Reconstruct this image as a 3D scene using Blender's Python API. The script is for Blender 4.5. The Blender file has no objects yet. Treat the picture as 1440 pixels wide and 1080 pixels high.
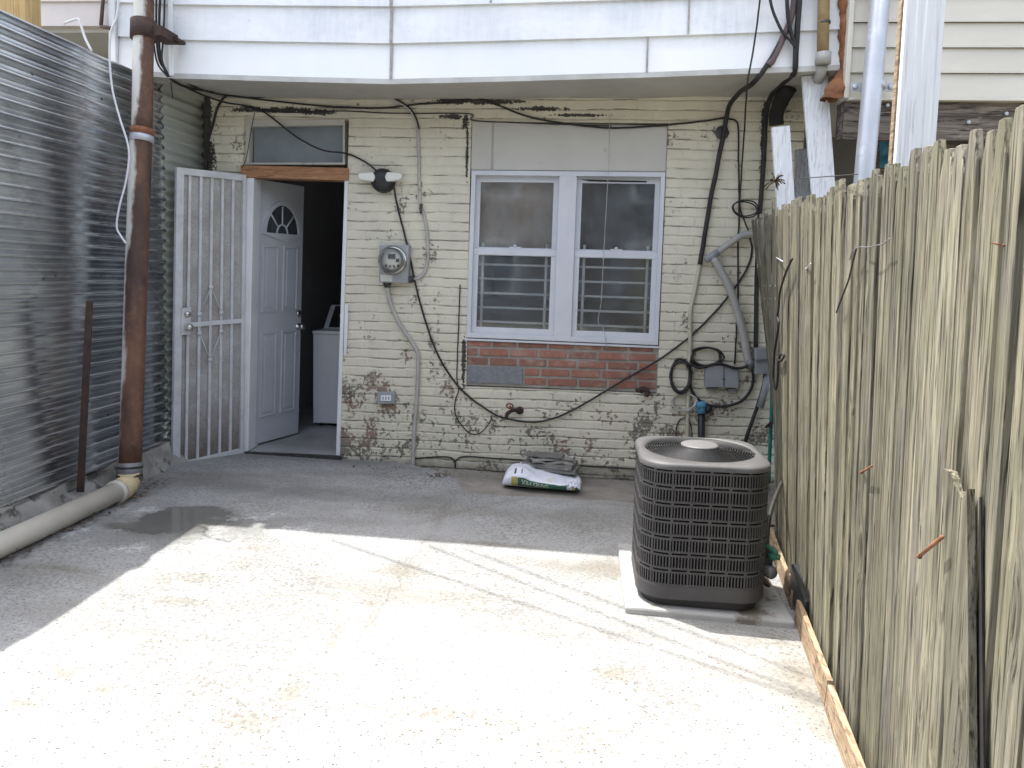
import bpy, bmesh, math, random
from mathutils import Vector as V, Matrix, noise as mnoise
from mathutils.bvhtree import BVHTree
R = math.radians
rnd = random.Random(11)
scn = bpy.context.scene
COL = scn.collection

# ------------------------------------------------------------------ camera
F = 1040.0; PITCH = 5.0; YAW = 4.4; ROLL = 1.4; SHIFT = -64.0; CAMH = 1.5; SL = 0.025; WY = 5.5
ROT = Matrix.Rotation(R(YAW), 3, 'Z') @ Matrix.Rotation(R(90 - PITCH), 3, 'X') @ Matrix.Rotation(R(ROLL), 3, 'Z')
CAM = V((0, 0, CAMH))
cd = bpy.data.cameras.new('camera'); cam = bpy.data.objects.new('camera', cd); COL.objects.link(cam)
cd.sensor_width = 36; cd.lens = F / 1440 * 36; cd.shift_y = SHIFT / 1440; cd.clip_start = .05; cd.clip_end = 2000
cam.matrix_world = Matrix.Translation(CAM) @ ROT.to_4x4()
scn.camera = cam

def ray(px, py): return ROT @ V(((px - 720) / F, (-(py - 540) + SHIFT) / F, -1))
def at(px, py, Y):                 # point on the vertical plane y = Y
    v = ray(px, py); return CAM + v * (Y / v.y)
def W(px, py, d=0): return at(px, py, WY - d)
def G(px, py, h=0):                # point on the gently sloping yard
    v = ray(px, py); t = (-CAMH + h) / (v.z + SL * v.x); return CAM + v * t
def gz(x): return -SL * x

# ------------------------------------------------------------------ mesh builder
class MB:
    def __init__(s): s.v = []; s.f = []; s.m = []; s.sm = []
    def add(s, vs, fs, m=0, smooth=False):
        o = len(s.v); s.v += [V(p) for p in vs]
        for f in fs: s.f.append([i + o for i in f]); s.m.append(m); s.sm.append(smooth)
        return s
    def hexa(s, a, b, m=0):        # a, b: two quads (bottom, top)
        return s.add(list(a) + list(b), [(3, 2, 1, 0), (4, 5, 6, 7), (0, 1, 5, 4), (1, 2, 6, 5), (2, 3, 7, 6), (3, 0, 4, 7)], m)
    def box(s, c, d, M=None, m=0):
        x, y, z = d[0] / 2, d[1] / 2, d[2] / 2
        q = [V((sx * x, sy * y, -z)) for sx, sy in ((-1, -1), (1, -1), (1, 1), (-1, 1))]
        t = [V((p.x, p.y, z)) for p in q]
        if M is not None: q = [M @ p for p in q]; t = [M @ p for p in t]
        c = V(c)
        return s.hexa([c + p for p in q], [c + p for p in t], m)
    def bb(s, lo, hi, m=0):
        return s.box([(a + b) / 2 for a, b in zip(lo, hi)], [b - a for a, b in zip(lo, hi)], None, m)
    def prism(s, pts, ext, m=0):
        n = len(pts); ext = V(ext); a = [V(p) for p in pts]; b = [p + ext for p in a]
        fs = [tuple(range(n - 1, -1, -1)), tuple(range(n, 2 * n))] + [(i, (i + 1) % n, (i + 1) % n + n, i + n) for i in range(n)]
        return s.add(a + b, fs, m)
    def ring(s, out, inn, ext, m=0):
        n = len(out); ext = V(ext)
        vs = [V(p) for p in out] + [V(p) for p in inn]; vs += [p + ext for p in vs]
        fs = []
        for i in range(n):
            j = (i + 1) % n
            fs += [(i, j, n + j, n + i), (2 * n + i, 3 * n + i, 3 * n + j, 2 * n + j), (i, 2 * n + i, 2 * n + j, j), (n + i, n + j, 3 * n + j, 3 * n + i)]
        return s.add(vs, fs, m)
    def tube(s, pts, r, n=8, m=0, closed=False):
        pts = [V(p) for p in pts]; k = len(pts)
        rr = r if isinstance(r, (list, tuple)) else [r] * k
        tang = []
        for i in range(k):
            a = pts[(i - 1) % k] if (closed or i > 0) else pts[i]; b = pts[(i + 1) % k] if (closed or i < k - 1) else pts[i]
            t = b - a; tang.append(t.normalized() if t.length > 1e-9 else V((0, 0, 1)))
        up = V((0, 0, 1)) if abs(tang[0].z) < .9 else V((1, 0, 0))
        u = tang[0].cross(up).normalized(); vs = []
        for i in range(k):
            u = (u - tang[i] * u.dot(tang[i])).normalized(); w = tang[i].cross(u)
            for j in range(n):
                a = 2 * math.pi * j / n; vs.append(pts[i] + (u * math.cos(a) + w * math.sin(a)) * rr[i])
        fs = []
        for i in range(k if closed else k - 1):
            i2 = (i + 1) % k
            for j in range(n): fs.append((i * n + j, i * n + (j + 1) % n, i2 * n + (j + 1) % n, i2 * n + j))
        if not closed: fs += [tuple(range(n - 1, -1, -1)), tuple((k - 1) * n + j for j in range(n))]
        return s.add(vs, fs, m, True)
    def lathe(s, c, ax, prof, n=28, m=0, smooth=True):   # prof: (radius, height along axis)
        c = V(c); ax = V(ax).normalized(); u = ax.orthogonal().normalized(); w = ax.cross(u); vs = []
        for r, h in prof:
            for j in range(n):
                a = 2 * math.pi * j / n; vs.append(c + ax * h + (u * math.cos(a) + w * math.sin(a)) * r)
        k = len(prof); fs = []
        for i in range(k - 1):
            for j in range(n): fs.append((i * n + j, i * n + (j + 1) % n, (i + 1) * n + (j + 1) % n, (i + 1) * n + j))
        fs += [tuple(range(n - 1, -1, -1)), tuple((k - 1) * n + j for j in range(n))]
        return s.add(vs, fs, m, smooth)
    def grid(s, fn, nu, nv, m=0, smooth=True):
        vs = [fn(i / nu, j / nv) for j in range(nv + 1) for i in range(nu + 1)]
        fs = [(j * (nu + 1) + i, j * (nu + 1) + i + 1, (j + 1) * (nu + 1) + i + 1, (j + 1) * (nu + 1) + i) for j in range(nv) for i in range(nu)]
        return s.add(vs, fs, m, smooth)
    def build(s, name, mat, parent=None, bevel=0, origin=None, fixn=True):
        o = V(origin) if origin else (worldloc(parent) if parent else V((0, 0, 0)))
        me = bpy.data.meshes.new(name)
        me.from_pydata([p - o for p in s.v], [], s.f)
        for mm in (mat if isinstance(mat, (list, tuple)) else [mat]): me.materials.append(mm)
        for p, mi, sm in zip(me.polygons, s.m, s.sm): p.material_index = mi; p.use_smooth = sm
        if fixn:
            bm = bmesh.new(); bm.from_mesh(me); bmesh.ops.recalc_face_normals(bm, faces=bm.faces); bm.to_mesh(me); bm.free()
        me.update()
        ob = bpy.data.objects.new(name, me); COL.objects.link(ob)
        if parent: ob.parent = parent
        else: ob.location = o
        if bevel:
            b = ob.modifiers.new('bevel', 'BEVEL'); b.width = bevel; b.segments = 2; b.limit_method = 'ANGLE'; b.angle_limit = R(40)
        return ob

def worldloc(o):
    p = V((0, 0, 0))
    while o is not None: p = p + o.location; o = o.parent
    return p
def tag(o, label=None, cat=None, group=None, kind=None):
    if label: o['label'] = label
    if cat: o['category'] = cat
    if group: o['group'] = group
    if kind: o['kind'] = kind
    return o
def thing(name, label, cat, loc, group=None):
    o = bpy.data.objects.new(name, None); COL.objects.link(o); o.location = V(loc); o.empty_display_size = .1
    return tag(o, label, cat, group)
def smooth(pts, n=6, closed=False):
    pts = [V(p) for p in pts]; k = len(pts); out = []
    rng = range(k if closed else k - 1)
    for i in rng:
        p1, p2 = pts[i], pts[(i + 1) % k]
        p0 = pts[(i - 1) % k] if closed or i > 0 else p1 * 2 - p2
        p3 = pts[(i + 2) % k] if closed or i < k - 2 else p2 * 2 - p1
        for j in range(n):
            t = j / n
            out.append(.5 * (2 * p1 + (p2 - p0) * t + (2 * p0 - 5 * p1 + 4 * p2 - p3) * t * t + (3 * p1 - p0 - 3 * p2 + p3) * t ** 3))
    if not closed: out.append(pts[-1])
    return out
def wp(mb, pts, d0, d1, m=0): return mb.prism([W(x, y, d1) for x, y in pts], (0, d1 - d0, 0), m)
def rect(x0, y0, x1, y1): return [(x0, y0), (x1, y0), (x1, y1), (x0, y1)]

# ------------------------------------------------------------------ materials
class NT:
    def __init__(s, name):
        s.mat = bpy.data.materials.new(name); s.mat.use_nodes = True; s.t = s.mat.node_tree; s.t.nodes.clear()
        s.out = s.t.nodes.new('ShaderNodeOutputMaterial'); s.b = s.t.nodes.new('ShaderNodeBsdfPrincipled')
        s.t.links.new(s.b.outputs[0], s.out.inputs[0])
        s._p = None; s._o = None; s._r = None
    def n(s, t): return s.t.nodes.new('ShaderNode' + t)
    def put(s, sock, val):
        if hasattr(val, 'is_linked'): s.t.links.new(val, sock)
        else:
            if isinstance(val, (tuple, list)) and len(val) == 3 and sock.type == 'RGBA': val = (*val, 1)
            sock.default_value = val
    def pos(s):
        if s._p is None: s._p = s.n('NewGeometry')
        return s._p.outputs['Position']
    def obj(s):
        if s._o is None: s._o = s.n('TexCoord')
        return s._o.outputs['Object']
    def island(s): s.pos(); return s._p.outputs['Random Per Island']
    def orand(s):
        if s._r is None: s._r = s.n('ObjectInfo')
        return s._r.outputs['Random']
    def m(s, op, a, b=0.0, c=0.0, clamp=False):
        q = s.n('Math'); q.operation = op; q.use_clamp = clamp
        s.put(q.inputs[0], a); s.put(q.inputs[1], b); s.put(q.inputs[2], c); return q.outputs[0]
    def vm(s, op, a, b):
        q = s.n('VectorMath'); q.operation = op; s.put(q.inputs[0], a); s.put(q.inputs[1], b)
        return q.outputs['Value'] if op in ('LENGTH', 'DISTANCE') else q.outputs[0]
    def noise(s, scale, detail=4, rough=.55, vec=None, stretch=None, dist=0):
        q = s.n('TexNoise'); v = vec if vec is not None else s.pos()
        if stretch: v = s.vm('MULTIPLY', v, stretch)
        s.put(q.inputs['Vector'], v); q.inputs['Scale'].default_value = scale; q.inputs['Detail'].default_value = detail
        q.inputs['Roughness'].default_value = rough; q.inputs['Distortion'].default_value = dist
        return q.outputs[0]
    def vor(s, scale, vec=None, feat='F1'):
        q = s.n('TexVoronoi'); q.feature = feat; s.put(q.inputs['Vector'], vec if vec is not None else s.pos()); q.inputs['Scale'].default_value = scale
        return q.outputs['Distance']
    def ramp(s, f, a, b, lo=0.0, hi=1.0):
        q = s.n('MapRange'); q.clamp = True; s.put(q.inputs[0], f); s.put(q.inputs[1], a); s.put(q.inputs[2], b); s.put(q.inputs[3], lo); s.put(q.inputs[4], hi)
        return q.outputs[0]
    def mix(s, f, a, b, bt='MIX'):
        q = s.n('Mix'); q.data_type = 'RGBA'; q.blend_type = bt
        s.put(q.inputs[0], f); s.put(q.inputs[6], a); s.put(q.inputs[7], b); return q.outputs[2]
    def xyz(s, v=None):
        q = s.n('SeparateXYZ'); s.put(q.inputs[0], v if v is not None else s.pos()); return q.outputs
    def comb(s, x, y, z):
        q = s.n('CombineXYZ'); s.put(q.inputs[0], x); s.put(q.inputs[1], y); s.put(q.inputs[2], z); return q.outputs[0]
    def blob(s, c, r, nz, amp=.5, soft=.35):      # patch of wear round c with radii r, ragged by nz
        d = s.vm('LENGTH', s.vm('DIVIDE', s.vm('SUBTRACT', s.pos(), tuple(c)), tuple(r)), (0, 0, 0))
        d = s.m('ADD', d, s.m('MULTIPLY', s.m('SUBTRACT', nz, .5), amp * 2))
        return s.ramp(d, 1.0, 1.0 - soft, 0.0, 1.0)
    def mx(s, *a):
        r = a[0]
        for q in a[1:]: r = s.m('MAXIMUM', r, q)
        return r
    def bump(s, h, strength=.3, dist=.01, base=None):
        q = s.n('Bump'); q.inputs['Strength'].default_value = strength; q.inputs['Distance'].default_value = dist
        s.put(q.inputs['Height'], h)
        if base is not None: s.put(q.inputs['Normal'], base)
        return q.outputs[0]
    def fin(s, color, rough=.6, metal=0.0, normal=None, spec=.5):
        s.put(s.b.inputs['Base Color'], color); s.put(s.b.inputs['Roughness'], rough); s.put(s.b.inputs['Metallic'], metal)
        s.b.inputs['Specular IOR Level'].default_value = spec
        if normal is not None: s.put(s.b.inputs['Normal'], normal)
        return s.mat

def gm(name, c1, c2=None, scale=6, rough=.6, metal=0, bump=.15, bscale=80, stretch=None, lo=.35, hi=.65, rv=.0, c3=None, s3=2, t3=.62, spec=.4, rand=0):
    t = NT(name); c2 = c2 or tuple(x * .75 for x in c1)
    vec = t.pos()
    if rand: vec = t.vm('ADD', vec, t.comb(t.m('MULTIPLY', t.orand(), 37.0), t.m('MULTIPLY', t.orand(), 91.0), 0))
    nz = t.noise(scale, 5, .6, vec, stretch)
    col = t.mix(t.ramp(nz, lo, hi), c1, c2)
    if c3: col = t.mix(t.ramp(t.noise(s3, 6, .65, vec, stretch), t3, t3 + .06), col, c3)
    if rand: col = t.mix(1.0, col, t.mix(t.orand(), (1 - rand,) * 3, (1 + rand * .6,) * 3), 'MULTIPLY')
    nb = t.bump(t.noise(bscale, 4, .6, vec, stretch), bump, .004) if bump else None
    r = t.ramp(nz, .3, .7, rough - rv, rough + rv) if rv else rough
    return t.fin(col, r, metal, nb, spec)

def make_wall_mat():
    t = NT('cream_painted_brick'); p = t.xyz()
    wob = t.noise(1.3, 3, .5)
    big = t.noise(3.2, 5, .6); fine = t.noise(34, 6, .68); mid = t.noise(11, 6, .65); spk = t.noise(70, 4, .6)
    v = t.comb(p[0], t.m('ADD', p[2], t.m('ADD', t.m('MULTIPLY', t.m('SUBTRACT', wob, .5), .035), t.m('MULTIPLY', t.m('SUBTRACT', t.noise(9, 3, .6), .5), .012))), 0)
    def brick(ms, sm):
        b = t.n('TexBrick'); t.put(b.inputs['Vector'], v); b.inputs['Scale'].default_value = 1; b.inputs['Brick Width'].default_value = .222
        b.inputs['Row Height'].default_value = .0692; b.inputs['Mortar Size'].default_value = ms; b.inputs['Mortar Smooth'].default_value = sm
        b.inputs['Color1'].default_value = (.30, .085, .045, 1); b.inputs['Color2'].default_value = (.20, .07, .05, 1); b.inputs['Mortar'].default_value = (.33, .30, .26, 1)
        return b
    bA = brick(.0045, .35); bB = brick(.011, .9)
    row = t.m('PINGPONG', t.m('ADD', t.xyz(v)[1], .0692 * 40), .0346)      # distance to course line
    paint = t.mix(t.ramp(big, .32, .68), (.685, .64, .50), (.59, .555, .445))
    paint = t.mix(t.ramp(mid, .5, .75, 0, .35), paint, (.66, .64, .52))
    paint = t.mix(t.ramp(t.noise(2.1, 6, .7, None, (1, 1, .35)), .52, .8, 0, .5), paint, (.42, .40, .32))   # grime runs
    crack = t.m('MULTIPLY', t.ramp(row, .0036, .0012), t.ramp(t.noise(4.5, 6, .75, None, (1, 1, 3)), .50, .60))
    crackv = t.m('MULTIPLY', bA.outputs['Fac'], t.ramp(t.noise(9, 4, .7), .56, .68))
    col = t.mix(t.m('MULTIPLY', t.mx(crack, t.m('MULTIPLY', crackv, .35)), .8), paint, (.11, .10, .075))
    # peeling: small chips everywhere, more near the ground and by the doorway
    low = t.ramp(p[2], 1.15, .15)
    thr = t.m('SUBTRACT', t.m('SUBTRACT', .735, t.m('MULTIPLY', low, .062)), t.m('MULTIPLY', t.ramp(p[0], -.7, -1.7), t.m('MULTIPLY', low, .05)))
    chips = t.ramp(t.m('SUBTRACT', t.m('ADD', t.m('MULTIPLY', fine, .55), t.m('MULTIPLY', t.noise(4.2, 4, .6), .5)), thr), -.118, -.10)
    bl = []
    for c, r in (((486, 496), (.22, .03)), ((492, 560), (.12, .28)), ((486, 606), (.11, .2)), ((512, 605), (.16, .1)), ((478, 470), (.03, .05)),
                 ((829, 610), (.04, .035)), ((905, 553), (.13, .05)), ((848, 592), (.025, .04)), ((1000, 640), (.3, .06)), ((835, 640), (.05, .03)), ((510, 286), (.03, .02)),
                 ((1040, 560), (.06, .1)), ((520, 500), (.09, .02))):
        q = W(*c); bl.append(t.blob(q, (r[0] * 1.5, .9, r[1] * 1.5), mid, .3, 1.0))
    peel = t.ramp(t.m('ADD', t.m('ADD', t.m('MULTIPLY', mid, .6), t.m('MULTIPLY', fine, .5)), t.m('MULTIPLY', t.mx(*bl), .25)), .80, .83)
    old = t.mix(t.ramp(fine, .42, .6), bA.outputs['Color'], (.36, .33, .27))
    col = t.mix(peel, col, old)
    chipc = t.mix(t.ramp(t.noise(3, 2), .5, .6), (.10, .085, .07), (.20, .10, .07))
    col = t.mix(t.m('MULTIPLY', chips, .8), col, chipc)
    base = t.ramp(t.m('ADD', p[2], t.m('MULTIPLY', mid, .16)), .17, .07)
    col = t.mix(t.m('MULTIPLY', base, .8), col, (.13, .12, .10))
    # roof tar smeared along the head of the wall and down the corner
    tr = []; tarn = t.m('ADD', t.m('MULTIPLY', spk, .55), t.m('MULTIPLY', t.noise(19, 4, .6, None, (1, 1, .6)), .5))
    for c, r in (((392, 155), (.40, .022)), ((445, 158), (.16, .022)), ((655, 142), (.30, .026)), ((700, 143), (.22, .02)), ((637, 164), (.14, .022)), ((654, 168), (.035, .06)), ((760, 153), (.2, .018)), ((820, 162), (.24, .012)),
                 ((289, 165), (.05, .34)), ((287, 215), (.09, .16)), ((657, 215), (.012, .22)), ((470, 232), (.1, .018)), ((652, 510), (.02, .22)), ((1073, 190), (.02, .3))):
        q = W(*c); tr.append(t.blob(q, (r[0], .5, r[1]), tarn, 1.9, .12))
    col = t.mix(t.m('MULTIPLY', t.mx(*tr), .93), col, (.012, .011, .010))
    h = t.m('SUBTRACT', t.m('ADD', t.m('MULTIPLY', mid, .5), t.m('MULTIPLY', fine, .24)), t.m('ADD', t.m('MULTIPLY', t.m('MULTIPLY', t.ramp(row, .012, .001), .34), t.ramp(t.noise(3.7, 4, .65), .38, .62, .25, 1)), t.m('MULTIPLY', bB.outputs['Fac'], .16)))
    h = t.m('SUBTRACT', h, t.m('MULTIPLY', t.mx(chips, peel), .3)); h = t.m('SUBTRACT', h, t.m('MULTIPLY', crack, .6))
    return t.fin(col, .62, 0, t.bump(h, 1.0, .013), .35)

def make_concrete():
    t = NT('yard_concrete'); p = t.xyz()
    big = t.noise(.9, 5, .6); mid = t.noise(4.5, 6, .65); fine = t.noise(55, 5, .7); grit = t.vor(58); grit2 = t.vor(27)
    br = t.noise(1.6, 5, .62, None, (.45, 1.3, 1)); soft = t.noise(2.1, 6, .6); patchy = t.noise(1.1, 4, .6)
    col = t.mix(t.ramp(big, .3, .7), (.345, .346, .336), (.285, .288, .281))
    col = t.mix(t.ramp(mid, .5, .72, 0, .6), col, (.40, .397, .385))
    col = t.mix(t.ramp(br, .48, .72, 0, .75), col, (.19, .175, .145))
    col = t.mix(t.ramp(soft, .50, .70, 0, .55), col, (.205, .198, .18))
    st = []
    for c, r in (((565, 800), (.16, .14)), ((250, 845), (.17, .05)), ((275, 815), (.3, .12)), ((40, 990), (.14, .05)), ((85, 945), (.12, .06)), ((145, 970), (.08, .05)), ((345, 1012), (.16, .09)),
                 ((465, 905), (.06, .22)), ((410, 975), (.07, .16)), ((330, 770), (.3, .05)), ((690, 765), (.35, .05)), ((850, 800), (.35, .14)), ((860, 950), (.12, .1)), ((1130, 960), (.16, .45)), ((1090, 905), (.3, .07)), ((1180, 1040), (.1, .4)), ((1170, 985), (.1, .2)),
                 ((90, 800), (.25, .05)), ((520, 850), (.06, .06)), ((680, 1010), (.5, .06))):
        q = G(*c); st.append(t.blob(q, (r[0], r[1], 1), mid, .8, 1.0))
    col = t.mix(t.m('MULTIPLY', t.mx(*st), .58), col, (.17, .145, .10))
    # dark wet film and puddle in front of the gate, damp band along the house
    pud = t.mx(t.blob(G(262, 730), (.30, .26, 1), mid, .55, .25), t.blob(G(205, 742), (.26, .10, 1), mid, .7, .3))
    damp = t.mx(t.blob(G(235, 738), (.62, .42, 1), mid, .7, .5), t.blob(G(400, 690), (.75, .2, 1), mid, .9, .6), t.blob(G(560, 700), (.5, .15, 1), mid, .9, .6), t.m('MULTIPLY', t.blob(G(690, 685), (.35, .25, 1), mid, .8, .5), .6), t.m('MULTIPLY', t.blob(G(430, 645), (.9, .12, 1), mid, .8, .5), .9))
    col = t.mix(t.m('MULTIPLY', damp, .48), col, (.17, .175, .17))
    col = t.mix(t.m('MULTIPLY', pud, .8), col, (.10, .097, .085))
    rim = t.blob(G(225, 742), (.75, .36, 1), t.noise(7, 5, .7), 1.0, .1)
    rim = t.m('MULTIPLY', t.m('MULTIPLY', rim, t.m('SUBTRACT', 1.0, damp)), t.ramp(mid, .5, .6))
    col = t.mix(t.m('MULTIPLY', rim, .6), col, (.62, .63, .62))
    near = t.ramp(p[1], 5.1, 4.2)
    pits = t.m('MULTIPLY', t.ramp(grit, .25, .13), t.ramp(t.noise(60, 3), .42, .56))
    pits = t.mx(pits, t.m('MULTIPLY', t.ramp(grit2, .13, .08), .9))
    pits = t.m('MULTIPLY', pits, t.m('SUBTRACT', 1.0, pud))
    col = t.mix(t.m('MULTIPLY', pits, .9), col, (.05, .046, .038))
    col = t.mix(t.m('MULTIPLY', t.ramp(fine, .46, .60), t.ramp(patchy, .38, .62, .25, .8)), col, (.12, .115, .10))
    for ga, gb_, wd, st_ in ((G(640, 690), G(470, 960), .003, .5), (G(740, 699), G(548, 742), .003, .5)):
        dd = (gb_ - ga).normalized(); nn = V((-dd.y, dd.x, 0))
        rel = t.vm('SUBTRACT', t.pos(), tuple(ga)); q = t.n('VectorMath'); q.operation = 'DOT_PRODUCT'; t.put(q.inputs[0], rel); q.inputs[1].default_value = nn
        q2 = t.n('VectorMath'); q2.operation = 'DOT_PRODUCT'; t.put(q2.inputs[0], rel); q2.inputs[1].default_value = dd
        d_ = t.m('ABSOLUTE', t.m('ADD', q.outputs['Value'], t.m('MULTIPLY', t.m('SUBTRACT', t.noise(3.1, 6, .62), .5), .26)))
        seg = t.m('MULTIPLY', t.ramp(q2.outputs['Value'], -.05, .05), t.ramp(q2.outputs['Value'], (gb_ - ga).length, (gb_ - ga).length - .3))
        col = t.mix(t.m('MULTIPLY', t.m('MULTIPLY', t.ramp(d_, wd, wd * .3), seg), st_), col, (.06, .055, .05))
        col = t.mix(t.m('MULTIPLY', t.m('MULTIPLY', t.ramp(d_, .07, .0), seg), t.ramp(mid, .42, .6, 0, .45)), col, (.17, .155, .125))
    h = t.m('ADD', t.m('MULTIPLY', fine, .5), t.m('SUBTRACT', t.m('MULTIPLY', mid, .8), t.m('MULTIPLY', pits, .8)))
    h = t.m('MULTIPLY', h, t.m('SUBTRACT', 1.0, t.m('MULTIPLY', pud, .97)))
    rough = t.m('SUBTRACT', t.m('SUBTRACT', .78, t.m('MULTIPLY', damp, .22)), t.m('MULTIPLY', pud, .5))
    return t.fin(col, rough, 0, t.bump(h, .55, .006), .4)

def make_tin(name, paint=False):
    t = NT(name); p = t.xyz()
    a = t.noise(3.0, 5, .6, None, (1, .5, 2.2)); b = t.noise(1.1, 4, .6, None, (1, 1.8, .7)); c = t.noise(26, 4, .6)
    col = t.mix(t.ramp(a, .35, .65), (.90, .925, .95), (.66, .69, .73))
    d = t.noise(2.3, 5, .7, None, (1, 2.2, .6))
    col = t.mix(t.ramp(d, .54, .68, 0, .42), col, (.20, .195, .20))
    col = t.mix(t.ramp(t.noise(5, 5, .7, None, (1, 3, 1)), .64, .72, 0, .55), col, (.26, .19, .15))
    # blurred darker bands that run from top to bottom
    for y, w in ((4.02, .22), (4.75, .22)):
        dd = t.m('ABSOLUTE', t.m('SUBTRACT', t.m('ADD', p[1], t.m('MULTIPLY', t.m('SUBTRACT', t.noise(2.6, 5, .7), .5), .5)), y))
        col = t.mix(t.ramp(dd, w, w * .2, 0, .42), col, (.12, .116, .125))
    if paint: col = t.mix(t.ramp(a, .3, .7), (.52, .54, .48), (.40, .42, .38))
    return t.fin(col, t.ramp(b, .3, .7, .14, .30) if not paint else .55, .97 if not paint else .2, t.bump(c, .03, .003))

def make_wood(name, c1, c2, c3, st=(34, 34, 1.6), rand=.22, green=None, rough=.8):
    t = NT(name)
    off = t.comb(t.m('MULTIPLY', t.orand(), 37.0), t.m('MULTIPLY', t.orand(), 91.0), t.m('MULTIPLY', t.orand(), 13.0))
    vec = t.vm('ADD', t.pos(), off)
    kn = t.vor(1, t.vm('MULTIPLY', vec, (6, 6, 2.0) if st[2] < st[0] else (2, 6, 6)))
    bend = t.vm('MULTIPLY', t.comb(t.ramp(kn, .3, .0), t.ramp(kn, .3, .0), 0), (.03, .03, 0))      # grain swerves round knots
    vg = t.vm('ADD', vec, bend)
    g = t.noise(1, 5, .7, vg, st, .4); k = t.noise(1, 3, .6, vg, (st[0] * 3.2, st[1] * 3.2, st[2] * 2.6)); big = t.noise(1, 4, .6, vec, (5, 5, 1.3))
    col = t.mix(t.ramp(g, .38, .60), c1, c2)
    if green: col = t.mix(t.ramp(big, .42, .62, 0, .65), col, green)
    if green: col = t.mix(t.ramp(t.noise(1, 4, .6, vec, (3, 3, 3)), .52, .7, 0, .5), col, (.17, .155, .15))
    col = t.mix(t.ramp(k, .53, .64, 0, .85), col, c3)
    col = t.mix(t.ramp(t.noise(1, 4, .65, vg, (st[0] * 2, st[1] * 2, st[2] * .7)), .60, .68, 0, .6), col, tuple(min(1, x * 1.35) for x in c1))
    col = t.mix(t.ramp(kn, .11, .05, 0, .85), col, tuple(x * .35 for x in c2))
    col = t.mix(1.0, col, t.mix(t.orand(), (1 - rand, 1 - rand * .95, 1 - rand * .9), (1 + rand * .5, 1 + rand * .5, 1 + rand * .42)), 'MULTIPLY')
    return t.fin(col, rough, 0, t.bump(t.m('ADD', g, t.m('MULTIPLY', k, .8)), 1.0, .006), .25)

def make_glass(name, tint=(.9, .95, .95), refl=.0):
    t = NT(name); t.t.nodes.remove(t.b)
    tr = t.n('BsdfTransparent'); tr.inputs[0].default_value = (*tint, 1)
    gl = t.n('BsdfGlossy'); gl.inputs[0].default_value = (.9, .93, .95, 1); gl.inputs[1].default_value = .06
    fr = t.n('Fresnel'); fr.inputs[0].default_value = 1.5
    nb = t.bump(t.noise(3.0, 2, .5), .06, .02); t.put(gl.inputs['Normal'], nb)
    dif = t.n('BsdfDiffuse'); dif.inputs[0].default_value = (.38, .43, .47, 1)
    m1 = t.n('MixShader'); t.put(m1.inputs[0], t.m('ADD', fr.outputs[0], refl)); t.put(m1.inputs[1], tr.outputs[0]); t.put(m1.inputs[2], gl.outputs[0])
    m2 = t.n('MixShader'); t.put(m2.inputs[0], t.ramp(t.noise(5, 6, .7), .4, .8, .03, .2)); t.put(m2.inputs[1], m1.outputs[0]); t.put(m2.inputs[2], dif.outputs[0])
    t.put(t.out.inputs[0], m2.outputs[0]); return t.mat

def make_screen(name):                # perforated sheet of the security gate
    t = NT(name); t.t.nodes.remove(t.b)
    tr = t.n('BsdfTransparent'); d = t.n('BsdfDiffuse')
    nz = t.noise(5, 5, .65); col = t.mix(t.ramp(nz, .4, .7), (.52, .505, .48), (.36, .34, .32))
    p = t.xyz()
    rust = t.ramp(t.m('ADD', p[2], t.m('MULTIPLY', t.noise(7, 5, .7), .5)), .80, .34)
    col = t.mix(t.m('MULTIPLY', rust, .8), col, (.16, .12, .10))
    t.put(d.inputs[0], col)
    m = t.n('MixShader'); t.put(m.inputs[0], t.ramp(t.noise(160, 2), .3, .6, .45, .85)); t.put(m.inputs[1], tr.outputs[0]); t.put(m.inputs[2], d.outputs[0])
    t.put(t.out.inputs[0], m.outputs[0]); return t.mat

def make_rustpipe():
    t = NT('rusty_white_pipe'); p = t.xyz()
    n1 = t.noise(5, 6, .68, None, (1, 1, .45)); n2 = t.noise(24, 5, .65)
    side = t.ramp(t.m('ADD', p[0], t.m('MULTIPLY', t.m('SUBTRACT', n1, .5), .16)), at(196, 300, 4.45).x - .07, at(196, 300, 4.45).x - .045)
    rust = t.mix(t.ramp(n1, .38, .6), (.165, .082, .05), (.075, .042, .031))
    rust = t.mix(t.ramp(n2, .5, .7, 0, .5), rust, (.21, .125, .075))
    rust = t.mix(t.ramp(t.noise(3, 4, .6, None, (1, 1, .3)), .55, .65, 0, .7), rust, (.04, .03, .027))
    col = t.mix(side, (.58, .57, .52), rust)
    return t.fin(col, .7, 0, t.bump(n2, .3, .004), .35)

M = {}
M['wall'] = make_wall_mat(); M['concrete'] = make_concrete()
M['tin'] = make_tin('galvanised_tin'); M['tin_paint'] = make_tin('painted_tin', True)
M['picket'] = make_wood('weathered_wood', (.335, .307, .222), (.122, .108, .077), (.02, .017, .013), green=(.155, .15, .095), rand=.34)
M['oldwood'] = make_wood('grey_rotten_wood', (.22, .185, .15), (.07, .058, .05), (.02, .017, .015), st=(2, 30, 34), rand=.1)
M['edgewood'] = make_wood('bare_edging_wood', (.40, .30, .20), (.30, .21, .13), (.16, .11, .07), st=(24, 3, 30), rand=.15)
M['whitewood'] = make_wood('chipped_white_wood', (.76, .77, .78), (.70, .715, .73), (.52, .53, .54), st=(22, 22, .8), rand=.05)
M['greywood'] = make_wood('grey_board', (.36, .36, .37), (.27, .27, .28), (.14, .14, .14), rand=.05)
M['yellowwood'] = make_wood('new_pine', (.56, .40, .19), (.46, .31, .13), (.3, .2, .09), rand=.05)
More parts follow.
